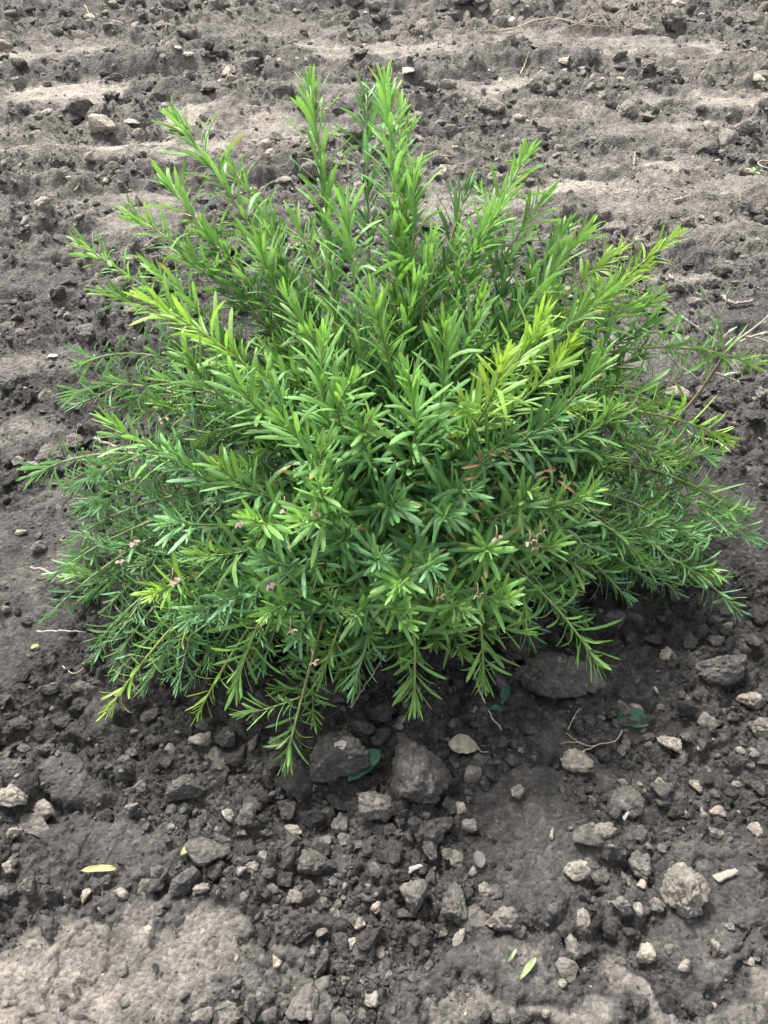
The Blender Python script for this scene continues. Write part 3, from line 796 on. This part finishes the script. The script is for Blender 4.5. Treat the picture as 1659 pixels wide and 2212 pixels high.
# the mass of the crown between them
for i in range(126):
    a = 2 * math.pi * (i * .618034 + R.uniform(-.04, .04))
    if math.sin(a) < -.25 and R.random() < .4: a = -a
    el = math.asin(min(1, R.random() ** .8 * .98))
    k = R.uniform(.78, 1.04)
    rr = RAD * (np.array([1, .8, .92]) if math.sin(a) < 0 else np.array([1, .98, .96]))
    tip = np.array([BASE[0], BASE[1], 0]) + rr * k * np.array([math.cos(el) * math.cos(a), math.cos(el) * math.sin(a), math.sin(el)])
    tip[2] = max(tip[2], .04)
    back = math.sin(a) > .1
    lo = tip[2] < .22
    kind = R.choice(['blue', 'blue', 'mid', 'deep']) if lo else (R.choice(['young', 'mid', 'mid', 'deep']) if back else R.choice(['mid', 'deep', 'blue', 'deep']))
    stem(tip, kind, R.uniform(.052, .066), False, out=outward(tip) if (not back and R.random() < .7) else None)

# short side twigs on the low and inner stems; each belongs to its stem
AXES = [(P, kind, L, feat, si) for si, (P, kind, L, feat) in enumerate(STEMS)]
for si, (P, kind, L, feat) in enumerate(STEMS):
    low = P[-1][2] < .24
    for _ in range(R.choice((2, 3)) if low else R.choice((0, 0, 1))):
        q = int(R.uniform(.45, .86) * (len(P) - 1))
        T0 = P[q + 1] - P[q]; T0 = T0 / np.linalg.norm(T0)
        sd = np.cross(T0, [0, 0, 1.0]); sd = sd / (np.linalg.norm(sd) + 1e-9)
        d = T0 * R.uniform(.5, .9) + sd * R.choice((-1, 1)) * R.uniform(.4, .9) + np.array([0, 0, R.uniform(-.1, .45)])
        d = d / np.linalg.norm(d); ln = R.uniform(.06, .12)
        t = np.linspace(0, 1, 8)[:, None]
        Q = P[q] + d * ln * t + np.array([0, 0, 1.0]) * R.uniform(-.02, .03) * t * t
        AXES.append((Q, kind, L * R.uniform(.62, .85), None, si))
# leaves: spiral phyllotaxis along every stem
LP, LD, LN, LL, LW, LC, LT, LS, LR = [], [], [], [], [], [], [], [], []
UPZ = np.array([0, 0, 1.0])
def norm(v): return v / (np.linalg.norm(v) + 1e-9)
for (P, kind, L, feat, si) in AXES:
    seg = np.linalg.norm(np.diff(P, axis=0), axis=1); S = np.concatenate([[0], np.cumsum(seg)]); tot = S[-1]
    T = np.gradient(P, axis=0); T /= np.linalg.norm(T, axis=1)[:, None]
    s = tot * (.15 if feat is None else .30 if feat else .34) ; az = R.uniform(0, 6.28)
    ctip, cold = TINT[kind][1], TINT[kind][0]
    sv = R.uniform(.88, 1.12)
    while s < tot:
        rem = (tot - s)                                    # metres from the tip
        u = min(1, rem / .11)                              # 0 at the tip
        step = .0024 + .0036 * u
        t = norm(np.array([np.interp(s, S, T[:, q]) for q in range(3)]))
        p = np.array([np.interp(s, S, P[:, q]) for q in range(3)])
        ref = np.cross(t, UPZ) if abs(t[2]) < .95 else np.array([1.0, 0, 0])
        ref = norm(ref); bi = np.cross(t, ref)
        az += 2.39996 + R.gauss(0, .22)
        rad = norm(math.cos(az) * ref + math.sin(az) * bi)
        flatness = 1 - abs(t[2])
        nl = [1.0]
        if R.random() < .30 and u > .5: nl.append(R.uniform(.35, .6))      # short leaves in the axil
        for f in nl:
            ang = math.radians(15 + (46 - 32 * max(0, t[2])) * u + R.gauss(0, 8) - (14 if f < 1 else 0))
            d0 = norm(t * math.cos(ang) + rad * math.sin(ang) + UPZ * (.62 * flatness * (.4 + .6 * R.random()) * (1 - .6 * max(0, -t[2]))))
            nn = t * .9 + UPZ * .55 - rad * .25 + np.array([R.gauss(0, .16) for _ in range(3)])
            nn = norm(nn - d0 * np.dot(nn, d0))
            ll = ((1.16 if feat else 1.06) - .28 * max(0, -t[2])) * L * f * (.50 + .50 * min(1, u * 1.5)) * R.uniform(.62, 1.22)
            if rem > .35: ll *= .85
            mixc = math.exp(-rem / .09)
            c = cold * (1 - mixc) + ctip * mixc
            if kind == 'yellow' and rem < .14 and R.random() < .28: c = YELL * R.uniform(.8, 1.1)
            c = c * sv * R.uniform(.78, 1.22)
            if R.random() < .06: c = c * .5 + YOUNG * .5
            LP.append(p + rad * .0015); LD.append(d0); LN.append(nn); LL.append(ll); LW.append(ll * R.uniform(.096, .13) * (1.12 if f < 1 else 1))
            LC.append(math.radians(R.gauss(6, 9) + u * R.uniform(8, 85 - 62 * max(0, t[2]) - 30 * max(0, -t[2])) + (R.uniform(20, 80) if R.random() < .06 else 0))); LT.append(c); LS.append(si); LR.append(rem)
        s += step * R.uniform(.7, 1.3) * (1 if feat else 1.15)
LP, LD, LN, LL, LW, LC, LT, LS, LR = map(np.array, (LP, LD, LN, LL, LW, LC, LT, LS, LR))
NL = len(LP)
ROWS, COLS = 6, 3
print('LEAVES', NL, 'STEMS', len(STEMS))
sv_ = np.array([0, .18, .42, .66, .88, 1.0])
prof = np.array([.22, .80, 1.0, .98, .78, .16])
cv = np.linspace(-1, 1, COLS)
lift = np.array([-.26, .06, -.26])                             # margins rolled back a little
side = np.cross(LD, LN); side /= np.linalg.norm(side, axis=1)[:, None]
# follow the bent midrib
LV = np.zeros((NL, ROWS, COLS, 3), dtype=np.float64)
cur = LP.copy(); ang = np.zeros(NL)
twist = rng.normal(0, .3, NL) * np.where(rng.random(NL) < .1, 3, 1); sidebend = rng.normal(0, .12, NL)
for r_ in range(ROWS):
    a = LC * (sv_[r_] ** 1.3)
    dd = LD * np.cos(a)[:, None] - LN * np.sin(a)[:, None] + side * (sidebend * sv_[r_])[:, None]
    nr = LN * np.cos(a)[:, None] + LD * np.sin(a)[:, None]
    if r_ > 0: cur = cur + dd * (LL * (sv_[r_] - sv_[r_ - 1]))[:, None]
    tw = twist * sv_[r_]
    sd = side * np.cos(tw)[:, None] + nr * np.sin(tw)[:, None]; n2 = nr * np.cos(tw)[:, None] - side * np.sin(tw)[:, None]
    hw = LW * .5 * prof[r_]
    for c_ in range(COLS):
        LV[:, r_, c_] = cur + sd * (hw * cv[c_])[:, None] + n2 * (hw * lift[c_])[:, None]
flat = LV.reshape(-1, 3)
gh = terrain(flat[:, 0], flat[:, 1], False)[0] + .012
flat[:, 2] = np.maximum(flat[:, 2], gh + .3 * (flat[:, 2] - gh) * (flat[:, 2] > gh))
LV = flat.reshape(NL, ROWS * COLS, 3)
gi = np.arange(ROWS * COLS).reshape(ROWS, COLS)
LF = np.stack([gi[:-1, :-1], gi[:-1, 1:], gi[1:, 1:], gi[1:, :-1]], -1).reshape(-1, 4)
UVP = np.stack([np.tile(cv, ROWS), np.repeat(sv_, COLS)], 1)

def leaf_mesh(name, ids, origin):
    n = len(ids)
    V = (LV[ids] - np.asarray(origin)).reshape(-1, 3)
    F = (LF[None] + (np.arange(n) * ROWS * COLS)[:, None, None]).reshape(-1, 4)
    me = mesh_from(name, V, F, M_LEAF)
    col = np.repeat(np.concatenate([LT[ids], np.ones((n, 1))], 1), ROWS * COLS, 0).reshape(n, ROWS, COLS, 4)
    # every leaf is a little darker towards the stalk
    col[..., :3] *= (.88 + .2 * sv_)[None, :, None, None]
    burnt = np.random.default_rng(int(ids[0])).random(n) < .05                 # some tips have withered
    col[burnt, -2:, :, :3] = col[burnt, -2:, :, :3] * .35 + np.array([.20, .13, .05])
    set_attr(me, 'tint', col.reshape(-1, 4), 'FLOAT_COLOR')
    uv = me.uv_layers.new(name='leaf')
    uv.data.foreach_set('uv', np.tile(UVP[LF.ravel()], (n, 1)).astype(np.float32).ravel())
    return me

# which leaves show largest: frontmost in a coarse grid of sight lines, then by apparent length
rel = LV - np.array([0, 0, CAM_H])
dep = rel @ FWD
sx = 829.5 + FPX * rel[:, :, 0] / dep; sy = 1106 - FPX * (rel @ UPV) / dep
front = {}
mid_i = [gi[2, 1], gi[3, 1], gi[4, 1]]
for i in range(NL):
    for q in mid_i:
        key = (int(sx[i, q] // 12), int(sy[i, q] // 12))
        if key not in front or dep[i, q] < front[key][0]: front[key] = (dep[i, q], i)
vis = np.zeros(NL)
for _, i in front.values(): vis[i] += 1
app = np.hypot(sx[:, gi[-1, 1]] - sx[:, gi[0, 1]], sy[:, gi[-1, 1]] - sy[:, gi[0, 1]]) * np.minimum(vis, 3)
inside = (sx.min(1) > 2) & (sx.max(1) < 1657)
pick = np.argsort(-app * inside)[:300]

shrub = bpy.data.objects.new('leafy_shrub', None)
COL.objects.link(shrub)
ROOT = np.array([BASE[0], BASE[1], gz(BASE[0], BASE[1])])
shrub.location = ROOT
shrub.empty_display_size = .2
tag(shrub, 'bushy bright green shrub with narrow leaves spreading over bare soil', 'shrub')
BARK = np.array([.17, .105, .065]); GSTEM = np.array([.15, .17, .07])
stem_objs = []
for si, (P, kind, L, feat) in enumerate(STEMS):
    V, F = tube(P - ROOT, .0042 if feat else .0036, .0017, 6)
    tcol_ = [np.repeat(np.linspace(0, 1, len(P)), 6), [0, 1]]
    for (Q, _, _, f_, sj) in AXES:
        if f_ is None and sj == si:
            V2, F2 = tube(Q - ROOT, .0016, .0010, 6)
            F = F + [tuple(i + len(V) for i in f) for f in F2]; V = np.vstack([V, V2])
            tcol_ += [np.repeat(np.linspace(.5, 1, len(Q)), 6), [.5, 1]]
    me = quads_to_mesh('stem', V, F, M_STEM)
    t = np.concatenate(tcol_)
    col = BARK[None] * (1 - t)[:, None] + (GSTEM * .8 + TINT[kind][1] * .35)[None] * t[:, None]
    set_attr(me, 'tint', np.concatenate([col, np.ones((len(col), 1))], 1), 'FLOAT_COLOR')
    stem_objs.append(link('stem', me, shrub))
sel = np.zeros(NL, bool); sel[pick] = True
for i in pick:
    so = stem_objs[LS[i]]
    o = link('leaf', leaf_mesh('leaf', np.array([i]), LP[i]), so, LP[i] - ROOT)
o = link('foliage', leaf_mesh('foliage', np.nonzero(~sel)[0], ROOT), shrub)
o['kind'] = 'stuff'

# withered brown leaves caught in the crown, pink papery bracts between the leaves
def blade(P0, d, n, L, W, curl, mat_name, mat, parent, origin, rows=7, cup=.15, end=.1):
    d = norm(np.array(d, float)); n = np.array(n, float); n = norm(n - d * np.dot(n, d)); s = np.cross(d, n)
    V = []; cur = np.array(P0, float); sv = np.linspace(0, 1, rows)
    for r_ in range(rows):
        a = curl * sv[r_]
        dd = d * math.cos(a) - n * math.sin(a); nr = n * math.cos(a) + d * math.sin(a)
        if r_: cur = cur + dd * L / (rows - 1)
        wv = max(end, (sv[r_] ** .6) * ((1 - sv[r_]) ** .5) / .53) * W / 2
        for c in (-1, -.5, 0, .5, 1):
            V.append(cur + s * wv * c + nr * wv * cup * (abs(c) * 2 - .3) + nr * .0006 * math.sin(r_ * 2.3 + c * 4))
    V = np.array(V)
    top = V; nn_ = n * .0005
    F = []
    for r_ in range(rows - 1):
        for c in range(4):
            i = r_ * 5 + c
            F.append((i, i + 1, i + 6, i + 5))
    return link(mat_name, quads_to_mesh(mat_name, top - origin, F, mat), parent)

for (px, py, k) in [(1030, 972, .93), (1040, 1005, .95), (1100, 1000, .95), (1188, 1030, .98), (1205, 1038, .98), (1080, 985, .94), (1215, 1022, .98), (1032, 1030, .93), (1170, 1018, .97), (770, 1140, .9), (745, 905, 1.0)]:
    p = dome(px, py, k * 1.04)
    blade(p, (R.uniform(-1, 1), R.uniform(-.6, .3), R.uniform(-.5, .5)), (0, -.6, .8), R.uniform(.025, .045), .005, R.uniform(.6, 2.0), 'dry_leaf', M_DRY, shrub, ROOT)
for (px, py) in [(513, 1127), (282, 1170), (257, 1210), (370, 1252), (577, 1262), (1071, 1160), (1143, 1170), (1158, 1180), (1166, 1150), (1030, 1285), (612, 1098), (680, 1110), (945, 1290), (625, 1362), (672, 1430), (280, 968), (290, 990)]:
    p = dome(px, py, 1.03) if py > 1000 else at_z(px, py, .06)
    bm_d = np.array([R.uniform(-.5, .5), R.uniform(-.3, .3), -1])
    bn = np.array([R.uniform(-.4, .4), -.8, .6])
    b1 = blade(p, bm_d, bn, .014, .012, .9, 'bract', M_PINK, shrub, ROOT, cup=.5)
    b2 = blade(p + np.array([.004, .002, .001]), bm_d + np.array([.5, .2, .1]), bn * np.array([-1, .6, 1]), .012, .011, .7, 'bract', M_PINK, shrub, ROOT, cup=.5)
    link('bract_stalk', quads_to_mesh('bract_stalk', *tube(curve_pts([p - ROOT, p - ROOT + np.array([.002, .006, .006]), p - ROOT + np.array([.001, .016, .009])], 6), .0008, .0008, 5), M_WEED), shrub)

# ------------------------------------------------------------------ the dry weed at the right
WEED0 = ground(1405, 1008)
def wz(py): return float(np.interp(py, [613, 757, 1005], [.47, .31, .0]))
def wp(px, py, dz=0): return at_z(px, py, wz(py) + dz)
weed = bpy.data.objects.new('dry_weed', None); COL.objects.link(weed); weed.location = WEED0; weed.empty_display_size = .1
tag(weed, 'spindly dry weed with thin forked stalks and small buds at the right', 'weed')
P = curve_pts([WEED0 - np.array([0, 0, .01]), wp(1440, 945), wp(1472, 896), wp(1501, 861), wp(1519, 837), wp(1542, 802), wp(1556, 781), wp(1566, 757)], 28)
link('stalk', quads_to_mesh('stalk', *tube(P - WEED0, .0042, .003), M_WEED), weed)
BR = [[(1566, 757), (1590, 738), (1608, 724), (1644, 697), (1662, 680)], [(1563, 755), (1560, 725), (1555, 689)], [(1555, 689), (1540, 665), (1526, 644), (1516, 628)], [(1555, 689), (1564, 665), (1571, 645)],
      [(1563, 755), (1554, 744), (1519, 716), (1480, 691), (1455, 681)], [(1519, 716), (1518, 700), (1516, 686)], [(1555, 746), (1550, 718), (1545, 706)], [(1515, 828), (1490, 805), (1464, 789), (1458, 772)], [(1464, 789), (1452, 776), (1441, 765)],
      [(1515, 828), (1519, 810), (1528, 798), (1542, 769), (1550, 748)], [(1542, 804), (1564, 812), (1591, 822)], [(1595, 740), (1632, 724), (1665, 718)], [(1608, 726), (1640, 732), (1672, 742)], [(1554, 744), (1565, 728), (1572, 719)]]
for b in BR:
    P = curve_pts([wp(*q) for q in b], 12)
    link('branch', quads_to_mesh('branch', *tube(P - WEED0, .0026, .0017, 5), M_WEEDP), weed)
def bud(px, py, px2, py2, r=.0042):
    a, b = wp(px, py), wp(px2, py2)
    t = np.linspace(0, 1, 7)
    P = a + (b - a) * t[:, None]
    V, F = tube(P, 0, 0, 6)
    rad = np.array([.35, .9, 1, .85, .6, .35, .15]) * r
    for i in range(7):
        V[i * 6:(i + 1) * 6] = P[i] + (V[i * 6:(i + 1) * 6] - P[i])
    T = norm(b - a); A = norm(np.cross(T, [.3, .2, .9])); B = np.cross(T, A)
    for i in range(7):
        for j in range(6):
            V[i * 6 + j] = P[i] + rad[i] * (math.cos(j * math.pi / 3) * A + math.sin(j * math.pi / 3) * B)
    link('bud', quads_to_mesh('bud', V - WEED0, F, M_BUD), weed)
for q in [(1524, 642, 1512, 616), (1526, 646, 1504, 632), (1571, 646, 1577, 620), (1455, 681, 1432, 660), (1480, 691, 1462, 680), (1516, 688, 1508, 660), (1545, 708, 1537, 684), (1456, 770, 1440, 742), (1441, 765, 1439, 752), (1555, 689, 1554, 665),
          (1572, 720, 1592, 706), (1566, 752, 1588, 727), (1510, 712, 1500, 702), (1528, 798, 1542, 770), (1564, 812, 1592, 804), (1591, 822, 1600, 838), (1644, 700, 1655, 694), (1514, 828, 1510, 812), (1640, 725, 1658, 716)]:
    bud(*q)
P = curve_pts([wp(1478, 925), at_z(1505, 944, .2), at_z(1545, 952, .2), at_z(1560, 962, .2), at_z(1578, 976, .2)], 14)
link('branch', quads_to_mesh('branch', *tube(P - WEED0, .0022, .0026, 5), M_BUD), weed)
for (px, py, z, d, L, W) in [(1478, 905, .16, (.7, -.3, -.5), .06, .022), (1418, 955, .05, (.2, -.5, -.6), .07, .03), (1428, 1000, .03, (.1, -.9, -.1), .07, .026), (1655, 745, .22, (.6, 0, .5), .03, .006)]:
    blade(at_z(px, py, z), d, (0, -.3, 1), L, W, .4, 'leaf', M_BLUE, weed, WEED0)

# ------------------------------------------------------------------ small things lying on the soil
def lying_leaf(name, mat, label, cat, a, b, W, lift=.004, curl=.25, cup=.15, stalk=None, stalk_mat=None, group=None):
    pa, pb = ground(*a, lift), ground(*b, lift)
    z = max(pa[2], pb[2], gz(*((pa + pb) / 2)[:2]) + lift)
    pa[2] = z; pb[2] = z + .002
    L = np.linalg.norm(pb - pa)
    root = link(name, quads_to_mesh(name, *leaf_blade(pa, pb, W, curl, cup), mat), None, pa)
    if stalk:
        P = curve_pts([np.zeros(3)] + [ground(*s, lift) - pa for s in stalk], 8)
        link('stalk', quads_to_mesh('stalk', *tube(P, .0012, .0008, 5), stalk_mat or mat), root)
    return tag(root, label, cat, group)

def leaf_blade(pa, pb, W, curl, cup, jag=.04):
    """a thin closed leaf from pa to pb, upper and under side"""
    d = pb - pa; L = np.linalg.norm(d); d = d / L; s = norm(np.cross(d, UPZ)); n = np.cross(s, d)
    rows = 9; V = []
    ph = R.uniform(0, 6)
    for sgn in (1, -1):
        for r_ in range(rows):
            t = r_ / (rows - 1)
            wv = max(.06, (t ** .7) * ((1 - t) ** .6) / .415) * W / 2 * (1 + jag * math.sin(r_ * 2.6 + ph))
            arch = math.sin(t * math.pi) * curl * L * .3
            for c in (-1, -.5, 0, .5, 1):
                V.append(d * L * t + s * wv * c + n * (arch + wv * cup * (abs(c) * 2 - .4) + .0012 * math.sin(t * 9 + c * 2 + ph) + sgn * .0004))
    F = []
    m_ = rows * 5
    for r_ in range(rows - 1):
        for c in range(4):
            i = r_ * 5 + c
            F.append((i, i + 1, i + 6, i + 5)); F.append((m_ + i, m_ + i + 5, m_ + i + 6, m_ + i + 1))
    return np.array(V), F

def twig(name, mat, label, cat, paths, r, lift=.006, group=None, taper=.55):
    """first path is the twig itself, the others are side shoots (parts)"""
    p0 = ground(*paths[0][0][:2], lift)
    root = None
    for q, path in enumerate(paths):
        pts = [ground(c[0], c[1], lift + (c[2] if len(c) > 2 else 0)) for c in path]
        P = curve_pts(pts, 18)
        P[:, 2] = np.maximum(P[:, 2], terrain(P[:, 0], P[:, 1], False)[0] + lift * .6)
        P = P + np.stack([np.sin(np.arange(len(P)) * 1.9 + q), np.cos(np.arange(len(P)) * 1.3), np.sin(np.arange(len(P)) * 2.3)], 1) * r * .45
        k = 1 if q == 0 else .7
        me = quads_to_mesh(name, *tube(P - p0, r * k, r * k * taper, 6), mat)
        if q == 0: root = link(name, me, None, p0)
        else: link('side_shoot', me, root)
    return tag(root, label, cat, group)

def chip(name, mat, label, cat, a, b, W, H, lift=.003):
    """a splinter: bent box with torn ends"""
    pa, pb = ground(*a, lift), ground(*b, lift)
    z = max(pa[2], pb[2], gz(*((pa + pb) / 2)[:2]) + lift); pa[2] = pb[2] = z + H * .4
    d = pb - pa; L = np.linalg.norm(d); d /= L; s = norm(np.cross(d, UPZ)); n = np.cross(s, d)
    V = []; n_ = 7
    for i in range(n_):
        t = i / (n_ - 1)
        wv = W / 2 * (1 - .25 * t + .1 * math.sin(i * 2.1)); hv = H / 2 * (1 + .15 * math.sin(i * 3.3))
        bow = .06 * L * math.sin(t * math.pi)
        for (c, e) in ((-1, -.4), (-.6, .9), (.1, 1.15), (.7, .8), (1, -.5), (0, -.9)):
            tt = t * L + (R.uniform(-.004, .004) if i in (0, n_ - 1) else 0)
            V.append(d * tt + s * wv * c + n * (hv * e + bow))
    F = []
    for i in range(n_ - 1):
        for j in range(6):
            k = (j + 1) % 6
            F.append((i * 6 + j, i * 6 + k, i * 6 + 6 + k, i * 6 + 6 + j))
    F.append(tuple(range(5, -1, -1))); F.append(tuple((n_ - 1) * 6 + j for j in range(6)))
    me = quads_to_mesh(name, np.array(V), F, mat)
    me.polygons.foreach_set('use_smooth', np.zeros(len(me.polygons), dtype=bool))
    o = link(name, me, None, pa)
    return tag(o, label, cat)

lying_leaf('fallen_leaf', M_YEL, 'fallen yellow leaf lying on grey soil in the left foreground', 'fallen leaf', (177, 1884), (253, 1877), .0105)
lying_leaf('fallen_leaf', M_PALE, 'fallen pale green leaf lying near the bottom edge', 'fallen leaf', (1122, 2116), (1157, 2070), .0085)
lying_leaf('fallen_leaf', M_YEL, 'tiny yellow leaf among clods right of the long yellow leaf', 'fallen leaf', (392, 1850), (411, 1830), .010)
lying_leaf('seed_husk', M_PAPER, 'pale husk beside the tiny yellow leaf', 'husk', (420, 1857), (437, 1842), .009)
lying_leaf('fallen_leaf', M_PALE, 'torn green sprig just left of the pale green leaf at the bottom', 'fallen leaf', (1098, 2078), (1117, 2050), .004)
lying_leaf('dead_leaf', M_DEAD, 'mottled dead leaf with a pale stalk right of the largest clod', 'dead leaf', (1032, 1622), (968, 1610), .036, .012, .2, .12, [(1040, 1624), (1055, 1624)], M_STRAW)
lying_leaf('fallen_leaf', M_DARKLEAF, 'dark green leaf wedged between the two biggest clods', 'fallen leaf', (752, 1688), (822, 1632), .034, .012, .3)
lying_leaf('fallen_leaf', M_DARKLEAF, 'curled dark green leaf half buried at the right', 'fallen leaf', (1328, 1560), (1402, 1562), .040, -.006, .12, .5)
lying_leaf('fallen_leaf', M_DARKLEAF, 'small dark green leaf below the large flat slab', 'fallen leaf', (1083, 1522), (1098, 1482), .016, .008)
lying_leaf('fallen_leaf', M_DARKLEAF, 'tiny green leaf on the grey twig before the shrub', 'fallen leaf', (1055, 1528), (1083, 1542), .010, .008)
lying_leaf('papery_leaf', M_PAPER, 'crumpled papery pinkish leaf above the curled dark green leaf', 'dead leaf', (1360, 1520), (1390, 1542), .010, .006, .5, .5)
lying_leaf('fallen_leaf', M_YEL, 'tiny pale leaf on bare soil at the left edge of the shrub', 'fallen leaf', (66, 1400), (86, 1396), .009)
lying_leaf('seed_husk', M_STRAW, 'curled straw coloured husk on the soil left of the shrub', 'husk', (222, 1026), (248, 1016), .026, .012, .8, .6)
lying_leaf('dead_leaf', M_GREYLEAF, 'grey leaf-like flake below the tan clods beside the largest clod', 'dead leaf', (1030, 1838), (1040, 1876), .018, .01, .2)
twig('dry_twig', M_STRAW, 'forked straw coloured twig on dark soil at the right', 'twig', [[(1217, 1654), (1245, 1633), (1283, 1615), (1328, 1602), (1343, 1580)], [(1283, 1615), (1262, 1608), (1240, 1603), (1210, 1606)], [(1272, 1612), (1245, 1600), (1222, 1582)], [(1262, 1624), (1258, 1640), (1262, 1650)]], .0013)
twig('dry_twig', M_STRAW, 'short straw wisp standing just above the forked twig', 'twig', [[(1226, 1578), (1238, 1552), (1252, 1528, .012)], [(1238, 1552), (1245, 1550)], [(1246, 1540), (1258, 1532)]], .0010)
twig('grey_twig', M_TWIG, 'bent grey twig running from the front leaves onto the soil', 'twig', [[(1022, 1440), (1030, 1475, .02), (1048, 1520), (1062, 1548), (1082, 1584)], [(1020, 1458), (1045, 1442, .012), (1074, 1428, .02)]], .0019)
twig('straw_piece', M_STRAW, 'tiny straw below the forked twig', 'straw', [[(1253, 1667), (1284, 1665)]], .0009)
twig('grey_twig', M_TWIG, 'thin grey stick slanting out under the middle front leaves', 'twig', [[(757, 1530), (790, 1480, .01), (850, 1385, .05)]], .0022)
twig('straw', M_STRAW, 'long straw stem lying across the clods at the top right', 'straw', [[(1048, 68), (1105, 63, .01), (1150, 46, .03), (1195, 38, .04), (1260, 43, .03), (1345, 56, .01)], [(1195, 38, .04), (1235, 50, .03), (1262, 58, .01)], [(1260, 43, .03), (1268, 38, .05)], [(1240, 44, .03), (1290, 42, .04), (1320, 50, .03)]], .0042)
twig('stick', M_WOOD, 'short pale stick lying in the back at the right edge', 'stick', [[(1586, 283), (1606, 268), (1628, 254)]], .008, .01)
twig('stick', M_TWIG, 'thin grey stick on the smooth crust behind the shrub at right', 'stick', [[(1457, 433), (1472, 428), (1489, 422)]], .0045, .008)
twig('stick', M_WOOD, 'gnarled pale stick on the soil above the dry weed', 'stick', [[(1560, 640), (1573, 651), (1590, 656), (1612, 652), (1628, 650)]], .0048, .010, None, .8)
for (a, b, lab) in [((183, 12), (192, 30), 'upright pale straw beside a white stone at the top left'), ((355, 70), (362, 56), 'upper of two short straws in the crumbs at top left'), ((349, 92), (349, 80), 'lower of two short straws in the crumbs at top left'), ((162, 418), (170, 394), 'pale curved straw on clods at the left behind the shrub'),
                   ((345, 165), (356, 155), 'short grey straw on the upper left heap'), ((1123, 160), (1142, 120), 'slanting straw left of the upper right heap'), ((950, 335), (975, 338), 'short straw lying behind the tallest shoots'), ((1368, 358), (1371, 330), 'upright straw in the crust behind the shrub'), ((1600, 35), (1622, 26), 'straw at the top right corner'), ((1330, 240), (1336, 228), 'tiny straw right of the middle back')]:
    twig('straw_piece', M_STRAW, lab, 'straw', [[a, ((a[0] + b[0]) / 2 + 1, (a[1] + b[1]) / 2, .008), (b[0], b[1], .015)]], .0034, .008)
twig('stick', M_WOOD, 'pale cut stick poking out at the left under the shrub', 'stick', [[(66, 1228), (95, 1232), (135, 1248), (200, 1235)]], .0034, .02, None, .7)
twig('stick', M_WOOD, 'bleached stick lying under the leaves at the left', 'stick', [[(205, 952), (250, 966), (290, 985), (335, 1008)]], .0042, .012, None, .7)
twig('grey_twig', M_TWIG, 'thin brown twig sticking out below the left leaves', 'twig', [[(80, 1365), (130, 1363), (180, 1365)]], .002, .02)
twig('straw_piece', M_STRAW, 'thin straw on the soil below the lower left leaves', 'straw', [[(135, 1440), (160, 1455), (185, 1440)]], .0011)
chip('bark_chip', M_WOOD, 'white curved bark chip at the lower right beside the layered clod', 'bark chip', (1547, 1899), (1588, 1884), .0125, .0035)
chip('wood_chip', M_CHALK, 'small white chip in the clods left of the upright pair', 'chip', (884, 1880), (910, 1872), .009, .003)
chip('wood_chip', M_CHALK, 'white chip on the edge of the flat dark slab', 'chip', (1347, 1770), (1358, 1755), .006, .003, .012)
chip('wood_chip', M_WOOD, 'tiny white splinter on dark soil below the right clods', 'chip', (1413, 1484), (1419, 1500), .006, .004)
chip('snail_shell', M_WOOD, 'small pointed shell-like chip on smooth dark soil', 'chip', (1190, 1812), (1193, 1792), .006, .004)
o = clod(735, 1640, 34, 30, 1, 'thin white flake stuck to the broad dark clod', None, FLAKE_ME, .12, name='white_flake', cat='flake', sink=0)
o.location.z += .052
clod(1512, 1617, 15, 13, .4, 'small smooth bluish pebble near the pale triangular clod', None, PEB_ME, .7, name='pebble', cat='pebble')

# bluish grass blade behind the shrub, seedling at the right edge
g0 = at_z(1214, 668, .36)
gb = np.array([g0[0], g0[1] + .05, gz(g0[0], g0[1] + .05)])
root = link('grass_blade', quads_to_mesh('grass_blade', *leaf_blade(gb, at_z(1226, 560, .5), .012, .05, .1), M_BLUE), None, gb)
tag(root, 'single pale bluish grass blade rising behind the right of the shrub', 'grass blade')
s0 = ground(1628, 372)
seed = bpy.data.objects.new('seedling', None); COL.objects.link(seed); seed.location = s0
tag(seed, 'tiny seedling beside dry curled straw at the right edge behind the shrub', 'seedling')
for a in range(5):
    blade(s0, (math.cos(a * 1.25), math.sin(a * 1.25), .5), (0, 0, 1), .035, .016, .5, 'leaf', M_PALE, seed, s0)
th = np.linspace(0, 7.5, 26)
P = np.stack([.06 + .045 * np.cos(th), .01 + .05 * np.sin(th), .012 + .004 * th], 1)
link('dry_stalk', quads_to_mesh('dry_stalk', *tube(P, .003, .0018, 5), M_STRAW), seed)
